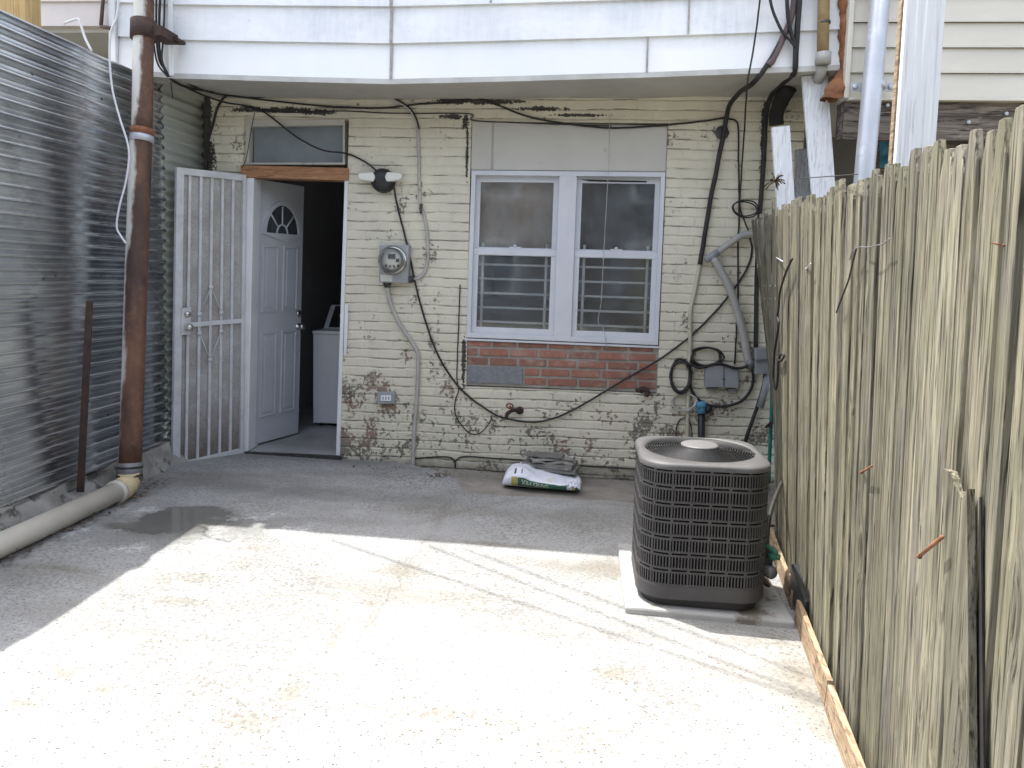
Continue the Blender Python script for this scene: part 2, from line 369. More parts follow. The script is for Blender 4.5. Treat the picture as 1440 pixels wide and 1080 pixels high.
M['lintel'] = make_wood('brown_timber', (.40, .215, .115), (.30, .155, .08), (.16, .08, .045), st=(3, 30, 40), rand=.05)
t = NT('white_aluminium_siding'); p_ = t.xyz()
c = t.mix(t.ramp(t.noise(2.2, 5, .6, None, (1, 1, .6)), .35, .65), (.86, .86, .85), (.80, .81, .81))
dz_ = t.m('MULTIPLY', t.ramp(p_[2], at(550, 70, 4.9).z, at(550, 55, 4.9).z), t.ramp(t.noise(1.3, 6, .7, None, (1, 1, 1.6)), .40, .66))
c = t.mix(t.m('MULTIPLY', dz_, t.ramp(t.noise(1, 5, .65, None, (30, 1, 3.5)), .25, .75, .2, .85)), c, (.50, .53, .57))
c = t.mix(t.ramp(t.noise(9, 5, .7), .66, .74, 0, .5), c, (.42, .43, .42))
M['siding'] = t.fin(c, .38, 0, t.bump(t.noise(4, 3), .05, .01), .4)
M['sidingtrim'] = gm('greyed_white_trim', (.56, .55, .52), (.42, .41, .38), 5, .5, 0, .1)
M['seam'] = gm('grey_caulk', (.42, .41, .39), (.28, .26, .24), 30, .8, 0, .5)
M['soffit'] = gm('taupe_soffit', (.50, .48, .43), (.42, .40, .36), 2.5, .6, 0, .08, 40, c3=(.25, .24, .21), s3=3, t3=.66)
M['vinyl'] = gm('cream_vinyl', (.68, .64, .55), (.62, .585, .50), 2, .45, 0, .06, 60, (1, 1, 3), c3=(.45, .43, .37), s3=3, t3=.68)
M['pinkvinyl'] = gm('pinkish_vinyl', (.62, .56, .53), (.55, .50, .47), 2, .5, 0, .06)
M['frame'] = gm('white_painted_frame', (.74, .75, .76), (.66, .67, .67), 4, .42, 0, .12, 60, c3=(.42, .41, .38), s3=11, t3=.67)
M['vinylframe'] = gm('white_window_vinyl', (.63, .64, .66), (.56, .57, .60), 3, .35, 0, .05, 60, c3=(.48, .47, .45), s3=9, t3=.68)
M['door'] = gm('white_steel_door', (.50, .525, .555), (.44, .46, .49), 2, .38, 0, .03, 60, c3=(.30, .30, .30), s3=7, t3=.68)
M['gate'] = gm('white_gate_paint', (.60, .61, .62), (.48, .48, .48), 9, .45, 0, .2, 50, c3=(.22, .13, .09), s3=14, t3=.68)
M['screen'] = make_screen('gate_screen')
M['glass'] = make_glass('window_glass', (.95, .96, .96), .03); M['dimglass'] = gm('frosted_glass', (.20, .235, .245), (.14, .165, .175), 3, .28, 0, .05, 20, c3=(.28, .31, .32), s3=2.5, t3=.6)
M['stucco'] = gm('grey_cream_render', (.54, .525, .475), (.49, .475, .43), 2.2, .75, 0, .2, 60, c3=(.36, .345, .31), s3=5, t3=.64)
M['mortar'] = gm('grey_mortar', (.36, .335, .29), (.26, .24, .205), 14, .85, 0, .6, 50)
M['block'] = gm('concrete_block', (.25, .255, .265), (.17, .175, .185), 60, .9, 0, .8, 90)
t = NT('red_brick'); isl = t.island()
c = t.mix(t.ramp(isl, 0, 1), (.37, .165, .115), (.23, .115, .085)); c = t.mix(t.ramp(t.noise(30, 5, .7), .5, .72, 0, .7), c, (.13, .075, .06)); c = t.mix(t.ramp(t.noise(9, 5, .7), .5, .7, 0, .7), c, (.42, .31, .25))
M['brick'] = t.fin(c, .85, 0, t.bump(t.noise(60, 5, .7), .5, .004), .3)
M['interior'] = gm('dim_interior_plaster', (.5, .5, .51), (.43, .43, .44), 2, .8, 0, .05)
M['intfloor'] = gm('grey_interior_floor', (.36, .36, .35), (.24, .24, .235), 3, .55, 0, .1)
M['curtain'] = gm('tan_window_paper', (.60, .50, .42), (.36, .30, .25), 1.6, .8, 0, .1, 20, c3=(.42, .38, .33), s3=1.4, t3=.56)  # tan paper backing; its tone also imitates a brownish reflection in the pane
M['curtain2'] = gm('dim_blue_blind', (.07, .082, .092), (.025, .028, .03), 2.2, .8, 0, .1, 20, c3=(.15, .17, .185), s3=1.7, t3=.58)  # bluish colour imitates reflections and haze in the panes
M['bars'] = gm('grille_paint', (.8, .82, .84), (.7, .72, .75), 5, .5, 0, 0)
M['washer'] = gm('white_enamel', (.72, .73, .76), (.68, .69, .72), 2, .25, 0, 0)
M['blackpl'] = gm('black_plastic', (.018, .018, .02), (.03, .03, .03), 8, .45, 0, .05)
M['rubber'] = gm('black_cable', (.014, .013, .013), (.03, .028, .026), 12, .55, 0, .1)
M['greycable'] = gm('grey_white_cable', (.46, .44, .40), (.36, .345, .31), 10, .6, 0, .2, 60, c3=(.2, .18, .15), s3=16, t3=.64)
M['brownpipe'] = gm('brown_sleeve', (.13, .085, .085), (.08, .055, .055), 9, .5, 0, .1)
M['creampipe'] = gm('painted_pipe', (.52, .49, .37), (.42, .40, .31), 8, .6, 0, .2, c3=(.12, .10, .08), s3=14, t3=.62)
M['pvcgrey'] = gm('weathered_grey_pvc', (.40, .39, .36), (.33, .32, .30), 5, .5, 0, .1, c3=(.5, .48, .44), s3=5, t3=.6)
M['greypl'] = gm('grey_box_paint', (.30, .31, .32), (.25, .26, .265), 7, .5, 0, .1, c3=(.18, .17, .16), s3=9, t3=.66)
M['metergrey'] = gm('meter_grey', (.36, .37, .37), (.30, .31, .31), 7, .5, .2, .1, c3=(.2, .19, .17), s3=12, t3=.66)
M['chrome'] = gm('brushed_nickel', (.62, .60, .57), (.5, .48, .45), 10, .28, 1, 0)
M['hinge'] = gm('dark_hinge_steel', (.10, .095, .09), (.05, .05, .05), 20, .5, .6, .1)
M['dial'] = gm('meter_dial', (.62, .61, .55), (.56, .55, .50), 8, .5, 0, 0)
M['lampwhite'] = gm('lamp_head_white', (.74, .73, .66), (.68, .67, .6), 8, .4, 0, 0)
M['rustpipe'] = make_rustpipe()
M['rust'] = gm('rust', (.26, .11, .05), (.15, .065, .035), 22, .85, 0, .4)
M['darkrust'] = gm('dark_rusty_iron', (.045, .032, .028), (.085, .05, .038), 14, .8, .2, .4)
M['galv'] = gm('galvanised_conduit', (.52, .54, .57), (.44, .46, .49), 5, .42, .35, .06, c3=(.62, .64, .66), s3=8, t3=.6)
M['pvc'] = gm('dirty_white_pvc', (.66, .625, .54), (.56, .53, .455), 3.5, .4, 0, .08, 60, c3=(.28, .265, .24), s3=3.2, t3=.63)
M['pvcyellow'] = gm('yellowed_pvc', (.60, .51, .31), (.52, .43, .25), 5, .4, 0, .05)
M['clamp'] = gm('grey_clamp', (.22, .22, .225), (.16, .16, .165), 6, .5, .3, .05)
M['footing'] = gm('crumbling_footing', (.36, .345, .31), (.22, .21, .185), 5, .9, 0, .9, 26, c3=(.10, .095, .08), s3=7, t3=.56)
M['dirt'] = gm('packed_dirt', (.30, .275, .235), (.20, .182, .155), 4, .95, 0, .9, 40, c3=(.30, .28, .24), s3=3, t3=.56)
M['ground'] = gm('bare_ground', (.21, .20, .165), (.15, .15, .11), 1.2, .95, 0, .8, 20)
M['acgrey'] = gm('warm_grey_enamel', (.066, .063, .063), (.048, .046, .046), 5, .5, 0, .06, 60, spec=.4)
M['actop'] = gm('sun_faded_enamel', (.098, .096, .094), (.07, .069, .068), 3, .55, 0, .08, 60)  # slightly lighter grey than the cabinet sides
M['acdark'] = gm('black_coil', (.008, .008, .008), (.014, .014, .014), 10, .8, 0, .1)
M['acbase'] = gm('black_base_pan', (.03, .03, .031), (.018, .018, .018), 4, .5, 0, .1)
M['achub'] = gm('pale_hub_cap', (.15, .147, .144), (.125, .122, .12), 4, .5, 0, .02)
M['pad'] = gm('equipment_pad', (.40, .395, .38), (.32, .315, .30), 5, .85, 0, .4, 60, c3=(.17, .15, .12), s3=4, t3=.55)
M['copper'] = gm('tarnished_copper', (.20, .12, .08), (.10, .08, .06), 20, .5, .5, 0)
M['greenpl'] = gm('green_coating', (.05, .20, .13), (.04, .15, .10), 9, .5, 0, .1)
M['hose'] = gm('green_hose', (.02, .23, .15), (.015, .17, .115), 9, .4, 0, .05)
M['bluepl'] = gm('blue_tape', (.09, .28, .40), (.06, .20, .30), 9, .5, 0, .05)
M['tile'] = gm('grey_roof_slate', (.30, .29, .265), (.21, .20, .185), 10, .75, 0, .5, 40, c3=(.34, .325, .29), s3=9, t3=.58, rand=.38)
M['bag'] = gm('white_woven_bag', (.80, .82, .87), (.72, .74, .80), 4, .45, 0, .35, 14, c3=(.55, .55, .56), s3=6, t3=.68)
M['baggreen'] = gm('green_bag_print', (.045, .135, .095), (.05, .12, .09), 6, .45, 0, .2, 14)
M['bagyellow'] = gm('yellow_bag_print', (.52, .46, .12), (.46, .40, .1), 6, .45, 0, .2, 14)
M['bagink'] = gm('dark_bag_ink', (.06, .06, .07), (.09, .09, .1), 20, .5, 0, 0)
M['bagpale'] = gm('pale_bag_print', (.70, .72, .55), (.66, .66, .5), 20, .5, 0, 0)
M['foam'] = gm('orange_foam', (.33, .15, .07), (.17, .075, .04), 14, .95, 0, 1, 26)
M['tanpipe'] = gm('tan_rusty_pipe', (.36, .26, .13), (.22, .14, .07), 8, .6, .1, .2)
M['tarp'] = gm('blue_tarp', (.05, .22, .34), (.03, .13, .2), 8, .4, 0, .4, 12)
M['darkwall'] = gm('shaded_grey_wall', (.22, .215, .205), (.16, .157, .15), 3, .8, 0, .2)  # plain dark grey
M['black'] = gm('soot_black', (.015, .014, .013), (.03, .028, .025), 10, .9, 0, .4)  # black for sooty parts and for strips that imitate shaded gaps
M['asphalt'] = gm('roofing', (.07, .07, .07), (.05, .05, .05), 9, .9, 0, .4)
M['whitewire'] = gm('white_wire', (.68, .68, .70), (.6, .6, .62), 9, .5, 0, 0)
M['leaf'] = gm('dead_leaf', (.13, .085, .05), (.07, .05, .035), 9, .8, 0, 0, rand=0)
M['tanbrick'] = gm('tan_house_brick', (.13, .115, .10), (.09, .08, .075), 3, .85, 0, .4, 30)
M['darkglass'] = gm('dark_window', (.075, .085, .092), (.04, .045, .05), 6, .15, 0, 0)

# ------------------------------------------------------------------ ground
def sheet(x0, y0, x1, y1, dz, nx=2, ny=2): return MB().grid(lambda u, v: V((x0 + (x1 - x0) * u, y0 + (y1 - y0) * v, gz(max(-4, min(4, x0 + (x1 - x0) * u))) + dz)), nx, ny)
g = MB()
xs = [-400, -4, 4, 400]
for i in range(3):
    a, b = xs[i], xs[i + 1]; za, zb = gz(max(-4, min(4, a))), gz(max(-4, min(4, b)))
    g.add([(a, -400, za - .03), (b, -400, zb - .03), (b, 400, zb - .03), (a, 400, za - .03)], [(0, 1, 2, 3)])
tag(g.build('ground', M['ground']), kind='structure')

def fx(y): return .969 + (1.241 - .969) * (y - 2.287) / (4.244 - 2.287)      # base line of the picket fence
yd = MB()
# slab: broad sheet with its edge a little uneven where it stops short of the house at the right
edge0 = [G(482, 640), G(560, 650), G(600, 658), G(638, 672), G(655, 690), G(700, 696), G(760, 699), G(830, 703), G(893, 708), G(1080, 735)]
edge = [p + V((.012 * mnoise.noise(p * 9), .02 * mnoise.noise(p * 7 + V((3, 0, 0))), 0)) for p in smooth(edge0, 6)]
poly = [V((-3.02, -1.5, 0)), V((fx(-1.5) + .05, -1.5, 0))]
poly += [V((fx(y) + .05, y, 0)) for y in (0, 1.5, 3, 4.3)]
poly += [V((p.x, p.y, 0)) for p in reversed(edge)]
poly += [V((-1.70, 5.52, 0)), V((-2.98, 5.52, 0))]
for p in poly: p.z = gz(p.x)
yd.prism(poly, (0, 0, -.028))
tag(yd.build('pavement', M['concrete'], fixn=True), kind='structure')
dm = MB().grid(lambda u, v: V((-.95 + 2.75 * u, 4.7 + .79 * v, gz(-.95 + 2.75 * u) - .018 + .012 * mnoise.noise(V((u * 9, v * 5, 0))))), 50, 16)
tag(dm.build('dirt', M['dirt']), kind='structure')

# ------------------------------------------------------------------ the house
HX0, HX1 = -2.79, 1.62
house = thing('row_house', 'cream painted brick row house with white sided upper storey overhanging the yard', 'house', (-.6, WY, 0))
DX0, DX1, DZ1 = W(343, 300).x, W(489, 300).x, W(420, 167).z
WX0, WX1, WZ0, WZ1 = W(656, 475).x + .004, W(937, 250).x - .002, W(720, 546).z, W(800, 172).z
w = MB(); TOP = 2.80
def slab(x0, x1, z0, z1): w.bb((x0, WY, z0), (x1, WY + .26, z1))
zb = -.25
slab(WX1, HX1, zb, TOP)
def eline(a, b, z):                  # x at height z on the leaning edge through two picture points of the wall
    p, q2 = W(*a), W(*b); return p.x + (q2.x - p.x) * (z - p.z) / (q2.z - p.z)
def wpoly(pts): w.prism([V((x, WY, z)) for x, z in pts], (0, .26, 0))
EL = lambda z: eline((343, 200), (337, 640), z)
ER = lambda z: eline((490, 200), (477.5, 648), z)
wpoly([(HX0, zb), (EL(zb), zb), (EL(DZ1), DZ1), (EL(DZ1), TOP), (HX0, TOP)])
wpoly([(ER(zb), zb), (WX0, zb), (WX0, TOP), (ER(DZ1), TOP), (ER(DZ1), DZ1)])
wpoly([(EL(DZ1), DZ1), (ER(DZ1), DZ1), (ER(DZ1), TOP), (EL(DZ1), TOP)])
slab(WX0, WX1, zb, WZ0); slab(WX0, WX1, WZ1, TOP)
w.build('brick_wall', M['wall'], house)
# soffit and siding of the overhang
UY = 4.9
bx = [at(166, 97, UY), at(245, 103, UY), at(400, 107.5, UY), at(550, 111, UY), at(700, 107.5, UY), at(910, 101.5, UY), at(1181, 91, UY)]
so = MB()
fz = [p - V((0, 0, .03)) for p in bx]
for i in range(len(bx) - 1):
    a, b = fz[i], fz[i + 1]
    so.hexa([V((a.x, UY + .012, a.z)), V((b.x, UY + .012, b.z)), V((b.x, WY + .3, 2.778)), V((a.x, WY + .3, 2.778))],
            [V((a.x, UY + .012, a.z + .03)), V((b.x, UY + .012, b.z + .03)), V((b.x, WY + .3, 2.815)), V((a.x, WY + .3, 2.815))])
so.build('soffit', M['soffit'], house)
tr = MB()
for i in range(len(bx) - 1):
    a, b = bx[i], bx[i + 1]
    tr.hexa([V((a.x, UY - .004, a.z - .034)), V((b.x, UY - .004, b.z - .034)), V((b.x, UY + .01, b.z - .034)), V((a.x, UY + .01, a.z - .034))],
            [V((a.x, UY - .004, a.z - .001)), V((b.x, UY - .004, b.z - .001)), V((b.x, UY + .01, b.z - .001)), V((a.x, UY + .01, a.z - .001))])
tr.build('soffit_trim', M['sidingtrim'], house)
sd = MB(); RH = .222
straight = [bx[0] + (bx[-1] - bx[0]) * ((p.x - bx[0].x) / (bx[-1].x - bx[0].x)) for p in bx]
def rowpt(i, k): return V((bx[i].x, UY, bx[i].z + RH * k + (straight[i].z - bx[i].z) * min(1, k * .16)))
NR = 8
for k in range(NR):
    for i in range(len(bx) - 1):
        a, b, c2, d2 = rowpt(i, k), rowpt(i + 1, k), rowpt(i + 1, k + 1), rowpt(i, k + 1)
        o = V((0, .024, .0)); bk = V((0, .04, 0)); dn = V((0, 0, -.006))
        sd.hexa([a + dn, b + dn, c2 + o, d2 + o], [a + dn + bk, b + dn + bk, c2 + bk, d2 + bk])
sd.build('clapboard_siding', M['siding'], house)
for k, x in ((0, 550), (1, 550), (2, 550), (0, 910), (1, 968), (2, 690)):
    yy = {0: 85, 1: 40, 2: 6}[k]; X = at(x, yy, UY).x
    i = max(j for j in range(len(bx) - 1) if bx[j].x <= X); f = (X - bx[i].x) / (bx[i + 1].x - bx[i].x)
    a = rowpt(i, k).lerp(rowpt(i + 1, k), f); b = rowpt(i, k + 1).lerp(rowpt(i + 1, k + 1), f); hw = .010 if x == 550 else .006
    q = MB(); n = 9
    q.grid(lambda u, v: a.lerp(b + V((0, .016, 0)), v) + V(((u - .5) * 2 * hw * (1 + .5 * mnoise.noise(V((x, v * 9, u * 3)))), -.005 - .006 * math.sin(math.pi * u), -.004 * (1 - v))), 3, n)
    q.build('siding_seam', M['seam'], house)
cp = MB(); x0 = at(239, 60, UY).x
cp.bb((x0, UY - .022, bx[1].z - .02), (x0 + .03, UY - .0065, 4.45)); cp.bb((bx[0].x - .05, UY - .02, bx[0].z - .03), (bx[0].x - .002, UY + .05, 4.45))
cp.build('corner_trim', M['siding'], house, .004)
body = MB()
body.bb((bx[0].x, UY + .045, 2.83), (bx[-1].x, 9.5, 4.42)); body.build('upper_storey', M['siding'], house)
rf = MB(); rf.hexa([V((bx[0].x, UY - .08, 4.45)), V((bx[-1].x, UY - .08, 4.45)), V((bx[-1].x, 9.6, 5.0)), V((bx[0].x, 9.6, 5.0))], [V((bx[0].x, UY - .08, 4.53)), V((bx[-1].x, UY - .08, 4.53)), V((bx[-1].x, 9.6, 5.08)), V((bx[0].x, 9.6, 5.08))])
rf.build('roof', M['asphalt'], house)

# interior seen through the open door and windows
iw = MB()
IX0, IX1, IY1, IZ = HX0 + .12, 1.5, 9.2, 2.70
iw.bb((IX0 - .1, WY + .262, -.1), (IX0, IY1, IZ)); iw.bb((IX1, WY + .262, -.1), (IX1 + .1, IY1, IZ)); iw.bb((IX0 - .1, IY1, -.1), (IX1 + .1, IY1 + .1, IZ)); iw.bb((IX0 - .1, WY + .262, IZ), (IX1 + .1, IY1 + .1, IZ + .06))
iw.bb((-1.02, WY + .262, -.1), (-.95, IY1 - .002, IZ - .002))
iw.build('interior_wall', M['interior'], house)
fl = MB(); fl.bb((IX0, WY + .263, -.1), (-1.03, IY1 - .003, .07)); fl.bb((EL(0) - .02, WY - .01, -.1), (ER(0) + .01, WY + .262, .07)); fl.bb((-.945, WY + .27, -.1), (IX1 - .003, IY1 - .003, .068)); fl.build('interior_floor', M['intfloor'], house)
sl = MB(); sl.bb((DX0 + .01, WY - .045, .0), (DX1 - .03, WY - .022, .075)); sl.build('door_sill', M['hinge'], house)

# transom, lintel and door frame
tp = MB(); wp(tp, [(357, 180), (488, 178), (488, 233), (357, 234)], -.10, -.085); pane_t = None
tf = MB(); tf.ring([W(343, 167, -.12), W(490, 172, -.12), W(490, 234, -.12), W(342, 234, -.12)], [W(358, 181, -.12), W(487, 179, -.12), W(487, 231, -.12), W(357, 231, -.12)], (0, -.09, 0))
tfo = tf.build('transom_window', M['stucco'], house, .004); tp.build('pane', M['dimglass'], tfo)
li = MB(); wp(li, [(338, 232), (490, 236), (489, 254), (338, 249)], -.10, .022); li.build('door_lintel', M['lintel'], house, .004)
dj = MB(); wp(dj, [(341, 250), (357, 250), (349, 634), (336, 640)], -.12, .012); wp(dj, [(484.5, 253), (489.5, 253), (477.5, 648), (472, 647)], -.14, .012)
wp(dj, [(484.5, 428), (490, 428), (487, 500), (483, 500)], .0125, .02)
wp(dj, [(359.5, 251), (364, 251), (356, 632), (351, 632)], -.22, -.125)
dj.build('door_frame', M['frame'], house, .003)

# panelled entry door, swung into the house on its left hinges
hb, ht = W(355, 629, -.13), W(362, 251, -.13)
hb.z = .085
fr_ = at(428, 262, 6.14); DW = math.hypot(fr_.x - ht.x, fr_.y - ht.y); dv = V((fr_.x - ht.x, fr_.y - ht.y, 0)).normalized(); dn_ = V((dv.y, -dv.x, 0))
DHT = ht.z - hb.z; tilt = V((ht.x - hb.x, 0, 0))
def DP(u, v, wv=0): return V((hb.x, hb.y, hb.z)) + dv * (u * DW) + V((0, 0, v * DHT)) + tilt * v + dn_ * wv
def dbox(mb, u0, u1, v0, v1, w0, w1, m=0): return mb.hexa([DP(u0, v0, w0), DP(u1, v0, w0), DP(u1, v0, w1), DP(u0, v0, w1)], [DP(u0, v1, w0), DP(u1, v1, w0), DP(u1, v1, w1), DP(u0, v1, w1)], m)
d = MB()
dbox(d, 0, 1, 0, 1, -.042, 0)
def panel(u0, u1, v0, v1):
    eu, ev = .018 / DW, .018 / DHT
    d.ring([DP(u0, v0, -.001), DP(u1, v0, -.001), DP(u1, v1, -.001), DP(u0, v1, -.001)], [DP(u0 + eu, v0 + ev, -.001), DP(u1 - eu, v0 + ev, -.001), DP(u1 - eu, v1 - ev, -.001), DP(u0 + eu, v1 - ev, -.001)], dn_ * .011)
    dbox(d, u0 + 2.2 * eu, u1 - 2.2 * eu, v0 + 2.2 * ev, v1 - 2.2 * ev, -.001, .008)
panel(.13, .46, .10, .43); panel(.56, .89, .10, .43); panel(.13, .46, .505, .76); panel(.56, .89, .505, .76)
door = d.build('entry_door', M['door'], house, .003)
fan = MB(); gl = MB(); ca, ra, rb = .52, .37, .40 * DW / DHT
def arc(k, s=1.0, n=18): a = math.pi * k / n; return (ca + math.cos(a) * ra * s, .80 + math.sin(a) * rb * s * 1.12)
o_, i_ = [arc(k, 1.12) for k in range(19)], [arc(k, .93) for k in range(19)]
fan.ring([DP(u, v, 0) for u, v in o_] + [DP(ca, .778)], [DP(u, v + .006, 0) for u, v in i_] + [DP(ca, .806)], dn_ * .016)
gl.add([DP(u, v + .006, .003) for u, v in i_], [tuple(range(19))])
gl.add([DP(u, v + .006, .001) for u, v in i_], [tuple(range(18, -1, -1))])
for k in (4.5, 9, 13.5):
    u, v = arc(k, .95); p0, p1 = DP(ca + (u - ca) * .3, .806 + (v - .806) * .3, .004), DP(u, v, .004); fan.tube([p0, p1], .007, 6)
fan.tube([DP(*((ca + (arc(k, .3)[0] - ca)), arc(k, .3)[1] + .006), .006) for k in range(19)], .007, 6)
fo = fan.build('fanlight', M['door'], door); gl.build('pane', M['darkglass'], fo)
for v, r in ((.493, .020), (.44, .026)):
    k = MB(); k.lathe(DP(.93, v, 0), dn_, [(.03, 0), (.03, .006), (.012, .01), (.012, .03), (r, .04), (r, .058), (.01, .066)] if r > .02 else [(.028, 0), (.028, .012), (.022, .018), (.008, .02)], 18)
    k.build('knob' if r > .02 else 'deadbolt', M['chrome'], door)
for y in (291, 438, 588):
    h = MB(); x = 361 - (y - 250) * .022; h.hexa([W(x - 4, y + 10, -.112), W(x + 4, y + 10, -.112), W(x + 4, y + 10, -.135), W(x - 4, y + 10, -.135)], [W(x - 4, y - 10, -.112), W(x + 4, y - 10, -.112), W(x + 4, y - 10, -.135), W(x - 4, y - 10, -.135)])
    h.tube([W(x, y + 10, -.105), W(x, y - 10, -.105)], .007, 8); h.build('hinge', M['hinge'], door)

# white security gate folded back towards the tin fence
gq = dict(hb=W(341, 638, .02), ht=W(345, 246, .02), ob=at(241, 662, 5.06), ot=at(247, 235, 5.06))
gN = (gq['ob'] - gq['hb']).cross(V((0, 0, 1))).normalized()
if gN.y > 0: gN = -gN
def GP(u, v, wv=0): return gq['hb'].lerp(gq['ob'], u).lerp(gq['ht'].lerp(gq['ot'], u), v) + gN * wv
def gbox(mb, u0, u1, v0, v1, w0, w1): return mb.hexa([GP(u0, v0, w0), GP(u1, v0, w0), GP(u1, v0, w1), GP(u0, v0, w1)], [GP(u0, v1, w0), GP(u1, v1, w0), GP(u1, v1, w1), GP(u0, v1, w1)])
gf = MB(); gbox(gf, .9, 1, 0, 1, -.015, .022); gbox(gf, 0, .05, .0, 1, -.015, .018); gbox(gf, .05, .9, .978, 1, -.012, .017); gbox(gf, .05, .9, .0, .022, -.012, .017); gbox(gf, .05, .9, .478, .494, -.012, .016)
gate = gf.build('security_gate', M['gate'], house, .003)
for u in (.19, .345, .50, .655, .81):
    b = MB(); gbox(b, u - .018, u + .018, .022, .978, -.008, .010); b.build('gate_bar', M['gate'], gate)
for side in (1, -1):
    dg = MB(); va, vb, vt = (.486, .61, .52) if side > 0 else (.486, .36, .455)
    dg.tube([GP(.655, vt, .013), GP(.50, vb, .013), GP(.345, vt, .013)], .005, 6)
    for u, v in ((.655, vt), (.345, vt), (.5, vb)): dg.lathe(GP(u, v, .008), gN, [(.018, 0), (.018, .008), (.008, .012)], 12)
    dg.build('gate_scroll', M['gate'], gate)
sc = MB(); sc.add([GP(.05, .02, -.011), GP(.9, .02, -.011), GP(.9, .98, -.011), GP(.05, .98, -.011)], [(0, 1, 2, 3)]); sc.add([GP(.05, .02, -.013), GP(.9, .02, -.013), GP(.9, .98, -.013), GP(.05, .98, -.013)], [(3, 2, 1, 0)]); sc.build('gate_screen', M['screen'], gate)
lk = MB(); gbox(lk, .79, .92, .455, .545, .0225, .030); lko = lk
lk.build('lock_plate', M['gate'], gate); lk = MB()
lk.lathe(GP(.84, .523, .030), gN, [(.022, 0), (.022, .012), (.014, .018)], 16); lk.build('deadbolt', M['chrome'], gate); lk = MB(); lk.lathe(GP(.84, .48, .030), gN, [(.024, 0), (.024, .006), (.011, .01), (.011, .03), (.024, .04), (.024, .056), (.012, .062)], 16)
lk.build('gate_knob', M['chrome'], gate)

# double window
win_o = [(663, 239.5), (936, 242), (925.5, 485.5), (655.5, 474.5)]
wf = MB()
def wl(a, b, f): return (a[0] + (b[0] - a[0]) * f, a[1] + (b[1] - a[1]) * f)
def wq(u, v, d=0):                              # u,v over the window unit, v downwards
    a = wl(win_o[0], win_o[1], u); b = wl(win_o[3], win_o[2], u); return W(*wl(a, b, v), d)
def qframe(mb, u0, u1, v0, v1, tu, tv, d0, d1, tv2=None):
    tv2 = tv2 or tv
    mb.ring([wq(u0, v0, d1), wq(u1, v0, d1), wq(u1, v1, d1), wq(u0, v1, d1)], [wq(u0 + tu, v0 + tv, d1), wq(u1 - tu, v0 + tv, d1), wq(u1 - tu, v1 - tv2, d1), wq(u0 + tu, v1 - tv2, d1)], (0, d1 - d0, 0))
qframe(wf, 0, 1, 0, 1, .022, .028, -.10, .012)
wf.prism([wq(.455, .028, -.09), wq(.545, .028, -.09), wq(.545, .972, -.09), wq(.455, .972, -.09)], (0, -.098, 0))
wf.prism([wq(-.004, 1.001, -.05), wq(1.004, 1.001, -.05), wq(1.004, 1.014, -.05), wq(-.004, 1.014, -.05)], (0, -.056, 0))
winf = wf.build('double_window', M['vinylframe'], house, .003)
for (u0, u1) in ((.0225, .4545), (.5455, .9775)):
    for (v0, v1, dd) in ((.0285, .495, -.045), (.465, .9715, -.078)):
        if v0 < .1: dz = -.045
        else: dz = -.020
        s = MB(); qframe(s, u0, u1, v0, v1, .028, .04, dz - .028, dz, .038)
        if v0 > .1: s.prism([wq(u0, .468, dz - .028), wq(u1, .468, dz - .028), wq(u1, .503, dz - .028), wq(u0, .503, dz - .028)], (0, -.032, 0))
        so_ = s.build('sash', M['vinylframe'], winf, .0025)
        p = MB(); p.hexa([wq(u0 + .027, v1 - .037, dz - .018), wq(u1 - .027, v1 - .037, dz - .018), wq(u1 - .027, v0 + .039, dz - .018), wq(u0 + .027, v0 + .039, dz - .018)], [wq(u0 + .027, v1 - .037, dz - .014), wq(u1 - .027, v1 - .037, dz - .014), wq(u1 - .027, v0 + .039, dz - .014), wq(u0 + .027, v0 + .039, dz - .014)])
        p.build('pane', M['glass'], winf)
    q = MB(); uc = (u0 + u1) / 2
    q.prism([wq(uc - .03, .452, -.03), wq(uc + .03, .452, -.03), wq(uc + .03, .466, -.03), wq(uc - .03, .466, -.03)], (0, -.012, 0)); q.lathe(wq(uc, .448, -.03), (0, -1, 0), [(.012, 0), (.012, .014)], 10)
    q.build('sash_lock', M['vinylframe'], winf)
    gr = MB()
    for f in (.12, .88): gr.tube([wq(u0 + (u1 - u0) * f, .43, -.085), wq(u0 + (u1 - u0) * f, .96, -.085)], .012, 6)
    for v in (.56, .645, .73, .815, .90): gr.tube([wq(u0 + .01, v, -.097), wq(u1 - .01, v, -.097)], .010, 6)
    gr.build('window_grille', M['bars'], winf)
cu = MB(); cu.grid(lambda u, v: wq(.03 + .42 * u, .02 + .46 * v, -.15 - .012 * math.sin(u * 23) - .015 * mnoise.noise(V((u * 4, v * 3, 1)))), 40, 14); cu.build('window_shade', M['curtain'], winf)  # tan sheet, painted as the upper left reflection
cu = MB(); cu.grid(lambda u, v: wq(.55 + .42 * u, .02 + .46 * v, -.24 - .012 * math.sin(u * 19) - .02 * mnoise.noise(V((u * 4, v * 3, 5)))), 40, 14); cu.build('window_shade', M['curtain2'], winf)  # bluish sheet in place of the upper right reflection
cu = MB(); cu.grid(lambda u, v: wq(.03 + .94 * u, .76 + .24 * v, -.55 - .02 * mnoise.noise(V((u * 8, v * 3, 9)))), 40, 8); cu.build('window_shade', M['curtain2'], winf)  # bluish sheet in place of haze low in the panes
wc = MB(); wp(wc, [(815, 252), (910, 254.5), (909, 256.5), (830, 255)], .0, .014); wc.build('frame_gap', M['black'], winf)  # raised black strip painted in for the shade of a frame gap

